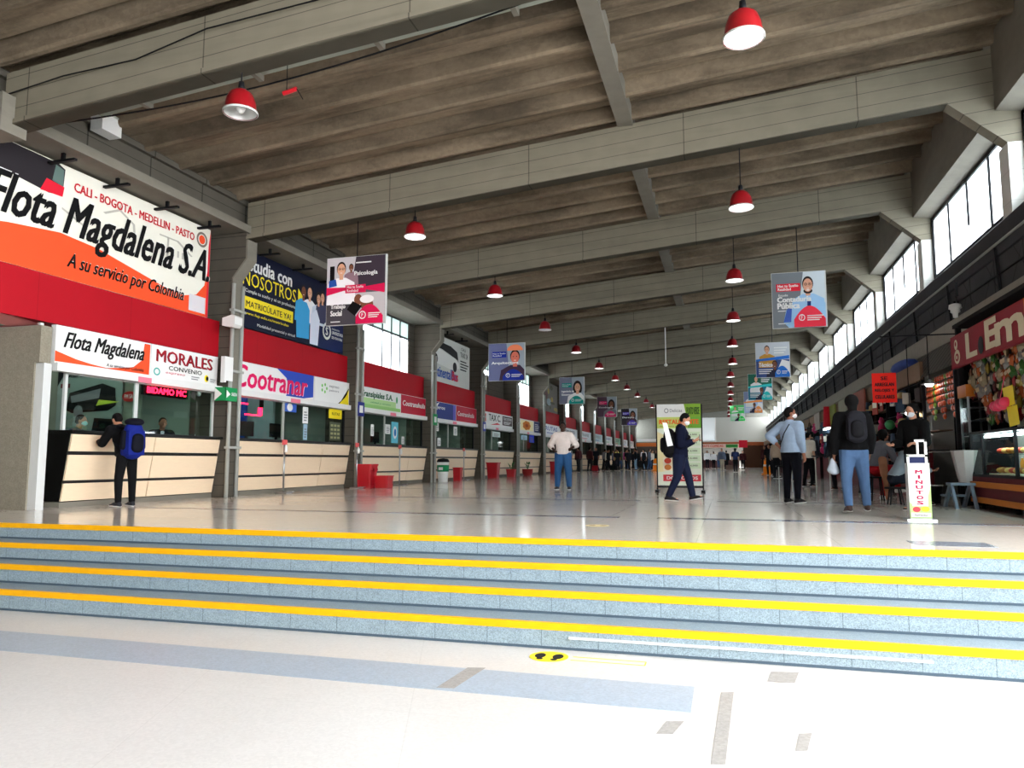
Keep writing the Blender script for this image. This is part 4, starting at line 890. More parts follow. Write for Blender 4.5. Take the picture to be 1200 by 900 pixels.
# step stool
t = thing('step_stool', (3.55, 13.4, 0), 'blue grey plastic step stool leaning by the display case', 'stool'); sb_ = flat((120, 138, 156))
q = MB(); q.prism([(13.9, 0), (14.02, 0), (13.62, .38), (13.5, .38)], 'x', 3.42, 3.46, sb_); q.prism([(13.9, 0), (14.02, 0), (13.62, .38), (13.5, .38)], 'x', 3.70, 3.74, sb_); q.prism([(13.25, 0), (13.33, 0), (13.55, .38), (13.48, .38)], 'x', 3.42, 3.46, sb_); q.prism([(13.25, 0), (13.33, 0), (13.55, .38), (13.48, .38)], 'x', 3.70, 3.74, sb_); q.build('side_frame', t)
MB().box(3.40, 3.76, 13.42, 13.68, .36, .40, sb_).build('top_step', t); MB().box(3.40, 3.76, 13.8, 14.05, .17, .2, sb_).build('lower_step', t)
t = thing('floor_bucket', (3.55, 15.0, 0), 'small dark bucket on the floor beside the step stool', 'bucket')
MB().lathe([(.13, 0), (.17, .30), (.185, .31), (.16, .30)], (3.5, 15.0, 0), kdark, 16, closed=True).build('bucket_body', t, smooth=True); MB().lathe([(.18, .305), (.188, .315), (.18, .325)], (3.5, 15.0, 0), PALE, 16).build('rim', t)
# snack packets
PC = [('red', (140, 24, 28)), ('orange', (160, 76, 24)), ('olive', (140, 124, 50)), ('green', (50, 96, 36)), ('silver', (130, 126, 120)), ('maroon', (80, 20, 30)), ('brown', (96, 60, 40)), ('cream', (150, 136, 108))]
def packmesh(c, w=.17, h=.24):
    m = MB(); mt = M('foil_%d_%d_%d' % c, c, .25, .25, var=.25, scale=18); n = 4; v = []
    for sgn in (-1, 1):
        for i in range(n+1):
            for j in range(n+1):
                a, b = i/n, j/n; v.append((sgn*.05*(math.sin(math.pi*a)*math.sin(math.pi*b))**.5, (a-.5)*w, (b-.5)*h))
    f = []
    for sg_ in (0, 1):
        o = sg_*(n+1)**2
        for i in range(n):
            for j in range(n): q = (o+i*(n+1)+j, o+(i+1)*(n+1)+j, o+(i+1)*(n+1)+j+1, o+i*(n+1)+j+1); f.append(q if sg_ else q[::-1])
    m.add(v, f, mt)
    d = flat((170, 150, 120)); m.add([(-.052, -.04, -.03), (-.052, .04, -.03), (-.052, .05, .04), (-.052, -.05, .04)], [(3, 2, 1, 0)], d)
    me = m.build('tmp'); mesh = me.data; bpy.data.objects.remove(me); return mesh
PK = [packmesh(c) for _, c in PC]
used = {}
def put_mesh(mesh, name, loc, label, cat, group, rot=(0, 0, 0), sc=1):
    o = bpy.data.objects.new(name, mesh); COL.objects.link(o); o.location = loc; o.rotation_euler = rot; o.scale = (sc,)*3
    return setp(o, label, cat, group)
rail = MB()
rows = [(1.28, 8), (1.43, 8), (1.58, 10), (1.74, 12), (1.9, 14), (2.06, 14), (2.22, 14)]
for r, (z, n) in enumerate(rows):
    for i in range(19):
        y = 10.2+i*.2+.05*(r % 2)
        if z < 1.7 and y > 13.3: continue
        c = R.randrange(8)
        put_mesh(PK[c], 'snack_packet', (3.93+R.uniform(-.02, .02), y, z+.02), '%s foil packet, %s from the near end in %s' % (PC[c][0], ORD[i], ['the row just above the display', 'the second row above display', 'the third row above display', 'the middle packet row', 'the third row under sign', 'the second row under sign', 'the top row under sign'][r]), 'snack packet', 'snack packets in the snack kiosk', (R.uniform(-.5, .5), 0, R.uniform(-.4, .4)), R.uniform(.7, .95))
t = thing('packet_rail', (3.98, 12, 1.5), 'dark wire rails carrying the snack packets', 'rail')
for z, n in rows: MB().cyl((3.98, 10.1, z+.14), (3.98, 14.1, z+.14), .008, .008, 6, darkm).build('rail_wire', t)
for z, dy, l in ((1.24, 0, 'yellow paper square leaning above the glass display'), (1.52, .12, 'yellow paper square pinned behind the pink netted balls')):
    MB().add([(3.80, 11.55+dy, z), (3.81, 11.95+dy, z-.02), (3.81, 12.02+dy, z+.26), (3.80, 11.6+dy, z+.27), (3.805, 11.55+dy, z), (3.815, 11.95+dy, z-.02), (3.815, 12.02+dy, z+.26), (3.805, 11.6+dy, z+.27)], [(0, 3, 2, 1), (4, 5, 6, 7), (0, 1, 5, 4), (2, 3, 7, 6), (1, 2, 6, 5), (0, 4, 7, 3)], YEL).build('paper_square', label=l, cat='paper')
t = thing('ball_net', (3.78, 12.2, 1.5), 'pink netted balls hanging in front of the yellow papers', 'balls')
PKM = M('pink_ball', (222, 50, 90), .4)
for dy, dz in ((-.09, 0), (.09, -.01), (0, .02), (-.2, .03), (.2, .0)): MB().ell((3.77, 12.15+dy, 1.54+dz), (.075, .085, .075), PKM, 12, 8).build('ball', t, smooth=True)
MB().cyl((3.77, 12.15, 1.6), (3.85, 12.15, 1.95), .006, .006, 5, PKM).build('cord', t)
# orange snack strips
for i in range(12):
    y = 14.6+i*.16; z1 = 2.33; nlen = 7-(i % 4)
    t = MB(); mt = M('orange_sachet', (206, 84, 30), .35, .1, var=.3, scale=14) if i % 5 != 3 else M('green_sachet', (110, 140, 40), .35, .1, var=.3, scale=14)
    for j in range(nlen):
        zc = z1-.12*j; t.ell((3.84+.01*(j % 2), y, zc-.055), (.028, .07, .055), mt, 8, 5)
    t.build('sachet_strip', smooth=True, label='hanging strip of %s sachets, %s from the narrow glass cabinet' % ('orange' if i % 5 != 3 else 'green', ORD[i]), cat='sachet strip', group='sachet strips hanging beside the snack kiosk')
MB().cyl((3.84, 14.45, 2.32), (3.84, 16.6, 2.32), .01, .01, 6, darkm).build('hanging_rail', label='dark rail holding the orange sachet strips', cat='rail')
# bright reflector lamp and work light
def worklight(x, y, z, lab, e=14, s=1):
    t = thing('kiosk_lamp', (x, y, z), lab, 'lamp')
    MB().lathe([(.03*s, .1*s), (.06*s, .06*s), (.14*s, 0)], (x, y, z), steel, 14).build('lamp_shade', t, smooth=True); MB().ell((x, y, z+.01), (.07*s, .07*s, .06*s), M('kiosk_glow', (248, 252, 255), .5, emit=e)).build('bulb', t, smooth=True)
    MB().cyl((x, y, z+.1*s), (x, y, 3.13), .008, .008, 6, darkm).build('cord', t)
worklight(3.7, 15.6, 2.18, 'bright lamp hanging above the orange sachet strips'); worklight(3.62, 16.9, 1.72, 'bright oval lamp behind the woman in black', 10, 1.3)
worklight(4.42, 14.8, 2.2, 'small white bulb hanging beside the tall cabinet', 12, .5)
t = thing('wall_lamp', (4.0, 15.2, 3.35), 'white spiral bulb on a thin black arm above the kiosks', 'lamp')
MB().cyl((4.5, 16.6, 3.72), (3.7, 13.6, 3.55), .012, .012, 6, darkm).build('arm', t); MB().box(3.68, 3.72, 13.57, 13.63, 3.43, 3.67, darkm).build('arm_end', t)
MB().lathe([(.04, .14), (.10, .12), (.11, .05), (.08, .03), (.08, -.02), (.05, -.04), (.04, -.12), (0, -.13)], (4.1, 15.2, 3.48), WHT, 14).build('bulb', t, smooth=True)
MB().cyl((4.12, 15.2, 3.6), (4.12, 15.2, 3.66), .05, .05, 10, darkm).build('socket', t)
# fluorescent red notice
t = thing('hanging_notice', (2.9, 15.4, 1.9), 'bright red paper notice with black capitals hanging above the walkers', 'notice')
FL = M('fluorescent_red', (240, 34, 22), .6)
y = 15.4; MB().box(2.68, 3.10, y, y+.01, 1.84, 2.40, FL).build('notice_sheet', t); MB().cyl((2.89, y, 2.4), (2.89, y, 3.1), .004, .004, 5, darkm).build('cord', t); MB().box(2.85, 4.3, y-.01, y+.02, 3.08, 3.1, darkm).build('support_arm', t)
p = Pan((2.68, y-.001, 1.84), (1, 0, 0), (0, 0, 1), .42, .56)
for i, s in enumerate(('SE', 'ARREGLAN', 'RELOJES Y', 'CELULARES')): p.text(s, .1 if i else .36, .76-.21*i, .9 if i else .64, .88-.21*i, BLK, 2, 0, .04)
p.done(t)
# grey tarp slats over the next kiosks
for i in range(2):
    y0 = 14.5+i*3.2; m = MB(); tm = M('grey_tarp', (96, 94, 90), .8, var=.2, scale=3, lines=((0, 1, 0, .3, .05, 0),), linecol=.4)
    m.add([(3.80, y0, 2.42), (3.80, y0+3.1, 2.42), (4.25, y0+3.1, 3.06), (4.25, y0, 3.06)], [(0, 3, 2, 1)], tm); m.add([(3.80, y0, 2.40), (3.80, y0+3.1, 2.40), (4.25, y0+3.1, 3.04), (4.25, y0, 3.04)], [(0, 1, 2, 3)], tm)
    m.build('kiosk_awning', label='sloping grey slatted awning, %s beyond the red kiosk sign' % ORD[i], cat='awning', group='grey awnings over the kiosks')
MB().ell((4.0, 19.0, 2.92), (.22, 1.0, .14), M('blue_tarp', (60, 80, 150), .6), 14, 6).build('folded_tarp', smooth=True, label='folded blue tarp lying on top of the kiosk awning', cat='tarp')
# row of market kiosks
def make_kiosk():
    t = thing('market_kiosk', (0, 0, 0)); w = 3.3; L = dict(local=True)
    MB().box(.1, .15, 0, w, 0, .95, maroon).box(.1, .7, 0, w, .93, .97, darkm).build('counter', t, **L)
    MB().box(2.0, 2.05, 0, w, 0, 2.38, kdark).build('back_panel', t, **L)
    for y in (0, w-.06): MB().box(.02, .08, y, y+.06, 0, 2.38, kdark).build('post', t, **L)
    for z in (1.38, 1.78, 2.32): MB().cyl((.0, 0, z), (.0, w, z), .008, .008, 6, darkm).build('hanging_rail', t, **L)
    MB().box(0, .06, 0, w, 2.38, 2.75, M('kiosk_board', (128, 104, 84), .7)).build('sign_board', t, **L)
    q = MB()
    for z in (1.35, 1.75, 2.1): q.box(.3, .55, .05, w-.05, z, z+.02, M('shelf_wood', (120, 100, 80), .6))
    q.build('shelf', t, **L); MB().box(0.02, 2.0, w-.03, w, .0, 2.38, kdark).build('side_panel', t, **L)
    return t
kp = make_kiosk(); kn = 0
for i in range(19):
    o = kp if i == 0 else copy_tree(kp); o.location = (3.8, 16.7+i*3.55, 0)
    setp(o, 'dark kiosk with hanging goods, %s beyond the orange sachet strips' % ORD[i], 'kiosk', 'market kiosks along the right side')
# goods hanging at the kiosks
def goods():
    out = []
    m = MB(); m.ell((0, 0, 0), (.09, .13, .13), M('toy_a', (200, 60, 110), .6), 10, 6).ell((0, 0, .16), (.07, .08, .08), M('toy_a', (200, 60, 110), .6), 8, 6).ell((0, .07, .23), (.03, .03, .04), M('toy_a', (1, 1, 1), .6), 6, 4).ell((0, -.07, .23), (.03, .03, .04), M('toy_a', (1, 1, 1), .6), 6, 4); out.append(('plush_toy', 'pink plush toy', m))
    m = MB(); m.box(-.04, .04, -.14, .14, -.18, .12, M('bag_b', (60, 50, 48), .7)).tube([(0, -.1, .12), (0, -.06, .28), (0, .06, .28), (0, .1, .12)], .01, M('bag_b', (1, 1, 1), .7)); out.append(('hand_bag', 'dark handbag', m))
    m = MB(); m.lathe([(.16, 0), (.15, .015), (.085, .02), (.08, .09), (.05, .12), (0, .13)], (0, 0, 0), M('hat_c', (196, 170, 120), .8), 14); out.append(('straw_hat', 'straw hat', m))
    m = MB(); m.box(-.01, .01, -.11, .11, -.15, .15, M('mag_d', (160, 60, 50), .5)).box(-.013, -.01, -.09, .09, .0, .12, flat((230, 220, 200))); out.append(('magazine', 'red magazine', m))
    m = MB(); m.add([(0, -.16, .2), (0, .16, .2), (0, .24, .05), (0, .16, .02), (0, .15, -.28), (0, -.15, -.28), (0, -.16, .02), (0, -.24, .05)]+[(.05, -.16, .2), (.05, .16, .2), (.05, .24, .05), (.05, .16, .02), (.05, .15, -.28), (.05, -.15, -.28), (.05, -.16, .02), (.05, -.24, .05)], [tuple(range(8)), tuple(range(15, 7, -1))]+[(i, 8+i, 8+(i+1) % 8, (i+1) % 8) for i in range(8)], M('shirt_e', (70, 90, 110), .9)); out.append(('folded_shirt', 'grey blue shirt', m))
    m = MB(); m.box(-.05, .05, -.09, .09, -.1, .1, M('box_f', (200, 196, 186), .6)).box(-.052, -.05, -.06, .06, -.03, .06, flat((60, 90, 160))); out.append(('carton', 'white carton', m))
    m = MB(); m.ell((0, 0, 0), (.1, .1, .1), M('ball_g', (60, 150, 90), .4), 12, 8); out.append(('play_ball', 'green ball', m))
    r = []
    for n, l, mb in out:
        o = mb.build('tmp', smooth=n in ('plush_toy', 'play_ball', 'straw_hat')); c = o.data
        off = Vector(o.location)
        for v in c.vertices: v.co += off
        bpy.data.objects.remove(o); r.append((n, l, c))
    return r

G = goods()
for i in range(13):
    y0 = 16.7+i*3.55
    for j in range(15):
        n, l, me = G[R.randrange(len(G))]; row = j//5; z = [1.2, 1.6, 2.12][row]; y = y0+.3+.62*(j % 5)+R.uniform(-.08, .08)
        put_mesh(me, n, (3.78+R.uniform(-.05, .08), y, z+R.uniform(-.05, .05)), '%s %s kiosk %s of the row, %s from near post' % (l, ['low in', 'halfway up', 'at top of'][row], ORD[i], ORD[j % 5]), n.replace('_', ' '), 'goods hanging on the market kiosks', (0, 0, R.uniform(-.5, .5)), R.uniform(.9, 1.2))
# lit strips, panels, red flag sign in the kiosk row
for i, (y, l) in enumerate(((26.0, 'white light tube under the pale panel of the kiosk row'), (30.2, 'second white light tube in the kiosk row'))):
    t = thing('light_tube', (3.75, y, 1.95), l, 'light'); MB().cyl((3.72, y, 1.97), (3.72, y+1.5, 1.97), .035, .035, 10, M('tube_light', (240, 248, 255), .5, emit=9)).build('tube', t, smooth=True); MB().box(3.7, 3.8, y-.05, y+1.55, 2.0, 2.04, white).build('housing', t)
for y, c, l in ((22.5, (150, 84, 70), 'brownish picture panel above the kiosk row'), (25.6, (150, 150, 130), 'pale picture panel next to the red hanging cloth'), (28.4, (130, 140, 60), 'olive green panel in the kiosk row'), (33, (160, 150, 140), 'small pale panel further down the kiosk row')):
    MB().box(3.70, 3.74, y, y+1.9, 2.05, 2.75, M('panel_%d' % c[0]+str(c[1]), c, .6, var=.3, scale=3)).build('picture_panel', label=l, cat='panel')
m = MB(); m.cyl((3.6, 29.8, 2.0), (3.6, 29.8, 2.75), .14, .10, 8, RED); m.build('red_cloth', label='red cloth hanging between the picture panels', cat='cloth')
m = MB(); m.box(3.72, 3.80, 47.5, 48.9, 2.1, 3.0, RED); m.build('red_flag', label='small red sign hanging far down the kiosk row', cat='sign')
m = MB(); m.ell((3.55, 43, 1.95), (.3, .3, .25), WHT, 12, 8); m.build('white_bundle', smooth=True, label='white rounded bundle hanging far down the kiosk row', cat='bundle')
# phone minutes stand
t = thing('minutes_stand', (2.33, 10.62, 0), 'narrow white stand reading MINUTOS down its front', 'stand')
x, y = 2.33, 10.65
MB().box(x-.17, x+.17, y-.14, y+.14, 0, .02, steel).build('base_plate', t)
MB().box(x-.12, x+.13, y-.06, y+.1, .02, .72, alum).build('body', t)
q = MB()
for a in (-.12, .09): q.box(x+a, x+a+.03, y-.03, y, .72, 1.02 if a > 0 else .82, alum)
q.box(x-.12, x+.12, y-.03, y, .80, .83, alum).box(x-.02, x+.12, y-.03, y, .99, 1.02, alum).box(x+.0, x+.025, y-.03, y, .83, 1.0, alum); q.build('handle_frame', t)
MB().box(x-.10, x+.11, y-.02, y+.06, .72, .80, NAVY).build('phone_box', t)
p = Pan((x-.12, y-.061, .03), (1, 0, 0), (0, 0, 1), .25, .68); p.rect(.12, .22, .85, .92, WHT, 1)
for i, ch in enumerate('MINUTOS'): p.text(ch, .32 if ch != 'I' else .44, .82-.095*i, .64 if ch != 'I' else .54, .89-.095*i, flat((170, 10, 70)), 3, 0, .06)
p.rect(0, .92, 1, .97, flat((190, 200, 190)), 1); p.poly([(0, .0), (1, 0), (1, .6), (.86, .4), (.8, .22), (.2, .22), (0, .3)], flat((170, 200, 130)), .8); p.ell(.3, .16, .18, .05, flat((220, 70, 80)), 2); p.ell(.7, .17, .2, .05, flat((230, 210, 60)), 2); p.rect(.05, .02, .95, .1, WHT, 2); p.text('llamadas', .2, .04, .8, .08, GREY, 3); p.done(t)
# thin white trestle beside the walkers, seats for the waiting people
for x, y, l in ((1.95, 18.6, 'pale metal stand behind the man in jeans'), (1.2, 19.5, 'low pale table frame beside the man in suspenders')):
    t = thing('metal_stand', (x, y, 0), l, 'stand')
    for a in (0, .3):
        MB().box(x+a, x+a+.025, y, y+.025, 0, .85 if x > 1.5 else .6, pvc).build('leg', t)
    MB().box(x-.05, x+.4, y-.1, y+.2, .84 if x > 1.5 else .6, .87 if x > 1.5 else .63, darkm).build('top', t)
# orange and red stalls far away
t = thing('far_stall', (-2.6, 86, 0), 'low stall with a red and white sign band under the bright far window', 'stall')
MB().box(-4.2, 1.3, 86, 86.4, 2.15, 2.6, flat((228, 196, 180))).build('sign_band', t); MB().box(-4.2, 1.3, 87, 87.3, 0, .9, M('stall_counter', (90, 60, 60), .7)).build('counter', t)
p = Pan((-4.2, 85.99, 2.15), (1, 0, 0), (0, 0, 1), 5.5, .45); p.text('RESTAURANTE COMIDAS', .05, .25, .7, .8, flat((200, 60, 50)), 2, 0, .03); p.rect(.75, .1, .98, .9, flat((60, 150, 70)), 1); p.done(t)
t = thing('far_stall', (-8, 85, 0), 'long orange shelf stall at the far left end', 'stall')
MB().box(-9.8, -4.4, 85, 85.4, 2.35, 2.75, flat((196, 104, 50))).build('sign_band', t); MB().box(-9.8, -4.4, 85.5, 86, 2.9, 3.2, PALE).build('upper_shelf', t); MB().box(-9.8, -4.4, 86, 86.3, 0, 1.0, kdark).build('counter', t)
m = MB(); m.box(1.3, 2.2, 86.0, 86.1, 2.2, 3.0, RED); m.build('red_board', label='small red board at the far right end above the walkers', cat='board')
# ================================================================ PEOPLE
def remesh(mb, vox, name, parent, smooth_it=4):
    o = mb.build('tmp_form', local=True)
    md = o.modifiers.new('r', 'REMESH'); md.mode = 'VOXEL'; md.voxel_size = vox; md.use_smooth_shade = True
    sm = o.modifiers.new('s', 'SMOOTH'); sm.factor = .5; sm.iterations = smooth_it
    me = evaluated_mesh(o); me.name = name
    mats = mb.ms[:1]; bpy.data.objects.remove(o)
    me.materials.clear(); me.materials.append(mats[0])
    for p in me.polygons: p.material_index = 0
    n = bpy.data.objects.new(name, me); COL.objects.link(n); n.parent = parent; return n
V = Vector
def person(loc, rz, H, label, skin=(196, 140, 112), hair=(7, 5, 5), top=(40, 40, 48), legs=(30, 34, 50), shoe=(24, 22, 24), lean=0, J=None, sleeve=1.0, bulk=1.0, topinf=.012, long_hair=False, mask=None, hands=True, vox=.011, group=None, headturn=0, headpitch=0, coatlen=0, baggy=1.0, shirt_open=None, hat=None, seated=False, bald=False):
    """local frame: x right, y forward, z up, unit = body height"""
    J = J or {}
    j = dict(pel=V((0, 0, .525)), waist=V((0, 0, .61)), chest=V((0, 0, .73)), neck=V((0, -.005, .825)), head=V((0, .012, .925)),
             shR=V((.102, 0, .80)), shL=V((-.102, 0, .80)), hipR=V((.048, 0, .515)), hipL=V((-.048, 0, .515)))
    c = Matrix.Rotation(-lean, 3, 'X'); piv = j['pel']
    for k in ('waist', 'chest', 'neck', 'head', 'shR', 'shL'): j[k] = piv+c @ (j[k]-piv)
    for k in list(j):
        if k in J: j[k] = V(J[k]) if k not in ('head', 'shR', 'shL', 'neck', 'chest') else j[k]+V(J[k])
    off = dict(elR=(.028, -.01, -.175), elL=(-.028, -.01, -.175), wrR=(.006, .03, -.145), wrL=(-.006, .03, -.145), knR=(.004, .008, -.235), knL=(-.004, .008, -.235), anR=(0, -.012, -.235), anL=(0, -.012, -.235))
    off.update({k: v for k, v in J.items() if k in off})
    for s in 'RL':
        j['el'+s] = j['sh'+s]+V(off['el'+s]); j['wr'+s] = j['el'+s]+V(off['wr'+s]); j['kn'+s] = j['hip'+s]+V(off['kn'+s]); j['an'+s] = j['kn'+s]+V(off['an'+s])
    toe = {s: V(J.get('toe'+s, (.012 if s == 'R' else -.012, .1, -.0))) for s in 'RL'}
    dz = min(j['anR'].z+min(0, toe['R'].z), j['anL'].z+min(0, toe['L'].z))-.042
    drop = V((0, 0, -dz))
    for k in j: j[k] = (j[k]+drop)*H
    u = H
    root = thing('person', loc, label, 'person', group, rz)
    sk = skin_m(skin) if isinstance(skin, tuple) else skin
    b = MB(); B = bulk
    def torso(m, inf, mat, lo=.0, nck=False):
        m.cap(j['pel'], j['waist'], (.082*B+inf)*u, (.074*B+inf)*u, mat, .72, .72, flat0=inf > 0)
        m.cap(j['waist'], j['chest'], (.074*B+inf)*u, (.088*B+inf)*u, mat, .72, .66)
        m.cap(j['chest'], j['neck']-V((0, 0, .02*u)), (.088*B+inf)*u, (.05*B+inf)*u, mat, .66, .8)
        for s in 'RL': m.cap(j['neck']-V((0, 0, .022*u)), j['sh'+s], (.034+inf)*u, (.034+inf)*u, mat)
    def limb(m, a, b_, r0, r1, mat, **k): m.cap(a, b_, r0*u, r1*u, mat, n=10, **k)
    torso(b, 0, sk)
    limb(b, j['neck']-V((0, 0, .02*u)), j['head'], .033, .031, sk)
    hd = j['head']; hr = Matrix.Rotation(headturn, 3, 'Z') @ Matrix.Rotation(headpitch, 3, 'X')
    def hp(x, y, z): return hd+hr @ V((x*u, y*u, z*u))
    b.ell(hp(0, -.002, .012), (.044*u, .054*u, .056*u), sk, 16, 12, hr); b.ell(hp(0, .016, -.026), (.033*u, .035*u, .034*u), sk, 12, 8, hr)
    b.cap(hp(0, .048, .006), hp(0, .061, -.014), .006*u, .010*u, sk, n=8)
    for e in (-1, 1): b.ell(hp(e*.045, -.004, -.004), (.006*u, .013*u, .018*u), sk, 8, 6, hr)
    b.cap(hp(-.014, .046, -.034), hp(.014, .046, -.034), .006*u, .006*u, sk, n=8)
    for s in 'RL':
        limb(b, j['sh'+s], j['el'+s], .030*B, .024, sk); limb(b, j['el'+s], j['wr'+s], .025, .0165, sk)
        limb(b, j['hip'+s], j['kn'+s], .052*B, .034, sk); limb(b, j['kn'+s], j['an'+s], .036, .021, sk)
        tz = toe[s]; limb(b, j['an'+s]-V((0, .018*u, .018*u)), j['an'+s]+tz*.9*u-V((0, 0, .02*u)), .022, .018, sk)
        if hands:
            d = (j['wr'+s]-j['el'+s]).normalized(); d = V(J['hand'+s]).normalized() if 'hand'+s in J else d
            side = V((0, 1, 0)) if abs(d.y) < .7 else V((1, 0, 0))
            side = (side-d*side.dot(d)).normalized(); nrm = d.cross(side); 
            if s == 'L': nrm = -nrm
            w = j['wr'+s]; b.cap(w, w+d*.04*u, .017*u, .023*u, sk, .7, .5, side=side, n=10)
            for q, (o_, l_) in enumerate(((-.017, .036), (-.006, .043), (.006, .041), (.016, .032))):
                f0 = w+d*.046*u+side*o_*u*-1; f1 = f0+(d*.8-nrm*.45)*l_*.55*u; f2 = f1+(d*.45-nrm*.85)*l_*.5*u
                b.cap(f0-d*.012*u, f1, .0058*u, .0052*u, sk, n=6); b.cap(f1, f2, .0052*u, .0045*u, sk, n=6)
            t0 = w+d*.014*u+side*.016*u; t1 = t0+(d*.6+side*.7-nrm*.3)*.026*u; b.cap(t0, t1, .0075*u, .006*u, sk, n=6); b.cap(t1, t1+(d*.9-nrm*.4)*.018*u, .006*u, .005*u, sk, n=6)
    remesh(b, vox*.72, 'body', root, 2)
    # trousers
    lm = M('cloth_%d_%d_%d' % legs, legs, .9, var=.14, scale=16, bump=.3); m = MB()
    m.cap(j['pel']-V((0, 0, .012*u)), j['waist']-V((0, 0, .012*u)), (.086*B)*u, (.080*B)*u, lm, .76, .74, flat1=True)
    for s in 'RL':
        limb(m, j['hip'+s], j['kn'+s], .058*B*baggy, .042*baggy, lm); limb(m, j['kn'+s], j['an'+s]+V((0, 0, .004*u)), .042*baggy, .031*baggy, lm, flat1=True)
        m.cap(j['pel'], j['hip'+s], .06*B*u, .058*B*u, lm)
    remesh(m, vox, 'trousers', root)
    # top
    tm = M('cloth_%d_%d_%d' % top, top, .9, var=.12, scale=14, bump=.3); m = MB(); torso(m, topinf, tm)
    m.cap(j['pel']-V((0, 0, coatlen*u)), j['waist'], (.088*B+topinf)*u, (.078*B+topinf)*u, tm, .76, .74, flat0=True)
    for s in 'RL':
        limb(m, j['sh'+s], j['el'+s], .031*B+topinf, .026+topinf, tm) if sleeve > .5 else limb(m, j['sh'+s], j['sh'+s].lerp(j['el'+s], .85), .031*B+topinf, .031+topinf, tm, flat1=True)
        if sleeve > .5: limb(m, j['el'+s], j['el'+s].lerp(j['wr'+s], .96*sleeve), .027+topinf, .018+topinf*.8, tm, flat1=True)
    remesh(m, vox, 'shirt', root)
    if shirt_open:
        m = MB(); m.cap(j['chest']+V((0, .058*u, -.03*u)), j['neck']+V((0, .035*u, -.015*u)), .012*u, .03*u, M('cloth_%d_%d_%d' % shirt_open, shirt_open, .9), .5, .5); m.build('undershirt', root, local=True, smooth=True)
    # shoes
    for s in 'RL':
        sm_ = M('shoe_%d_%d_%d' % shoe, shoe, .5); m = MB(); a = j['an'+s]; tz = toe[s]
        heel = a+V((-tz.x*.2*u, -.022*u, -.018*u)); tip = a+tz*u+V((0, 0, -.022*u))
        m.cap(heel, a.lerp(tip, .45)-V((0, 0, .004*u)), .024*u, .026*u, sm_, .9, .8); m.cap(a.lerp(tip, .4), tip, .026*u, .020*u, sm_, .8, .6); m.cap(a+V((0, 0, .008*u)), heel, .025*u, .024*u, sm_)
        o = remesh(m, vox, 'shoe', root, 2)
        m = MB(); m.cap(heel-V((0, 0, .016*u)), tip-V((0, 0, .008*u)), .025*u, .023*u, M('shoe_sole', (190, 188, 184) if sum(shoe) > 30 else (22, 22, 22), .6), .32, .3); q = m.build('sole', o, local=True, smooth=True)
    # hair
    if not bald:
        hm = M('hair_%d_%d_%d' % hair, hair, .8, var=.3, scale=40, stretch=(1, 1, .2)); m = MB()
        m.ell(hp(0, -.010, .024), (.048*u, .053*u, .053*u), hm, 14, 10, hr); m.ell(hp(0, -.022, .004), (.045*u, .043*u, .048*u), hm, 12, 8, hr)
        if long_hair: m.ell(hp(0, -.018, .016), (.058*u, .058*u, .060*u), hm, 14, 10, hr); m.cap(hp(0, -.035, .0), hp(0, -.04, -.11), .044*u, .03*u, hm, .6, .5)
        remesh(m, vox, 'hair', root, 1)
    if hat:
        m = MB(); hm = M('cloth_%d_%d_%d' % hat, hat, .8); m.ell(hp(0, -.006, .035), (.052*u, .058*u, .045*u), hm, 14, 8, hr); m.ell(hp(0, .05, .03), (.04*u, .04*u, .006*u), hm, 12, 4, hr); m.build('cap', root, local=True, smooth=True)
    if mask:
        m = MB(); mm = M('mask_%d_%d_%d' % mask, mask, .8, var=.03); m.ell(hp(0, .026, -.022), (.036*u, .040*u, .030*u), mm, 14, 10, hr)
        for e in (-1, 1): m.cyl(hp(e*.034, .03, -.012), hp(e*.047, -.006, .0), .0015*u, .0015*u, 5, mm)
        m.build('face_mask', root, local=True, smooth=True)
    m = MB()
    for e in (-1, 1): m.ell(hp(e*.017, .046, .010), (.0075*u, .005*u, .0045*u), M('eye_dark', (30, 22, 20), .3), 8, 6, hr)
    m.build('eyes', root, local=True, smooth=True)
    bpy.context.view_layer.update()
    root['_'] = 0; del root['_']
    return root, j
def to_world(root, p):
    c = Matrix.Rotation(root.rotation_euler.z, 3, 'Z'); return root.location+c @ p
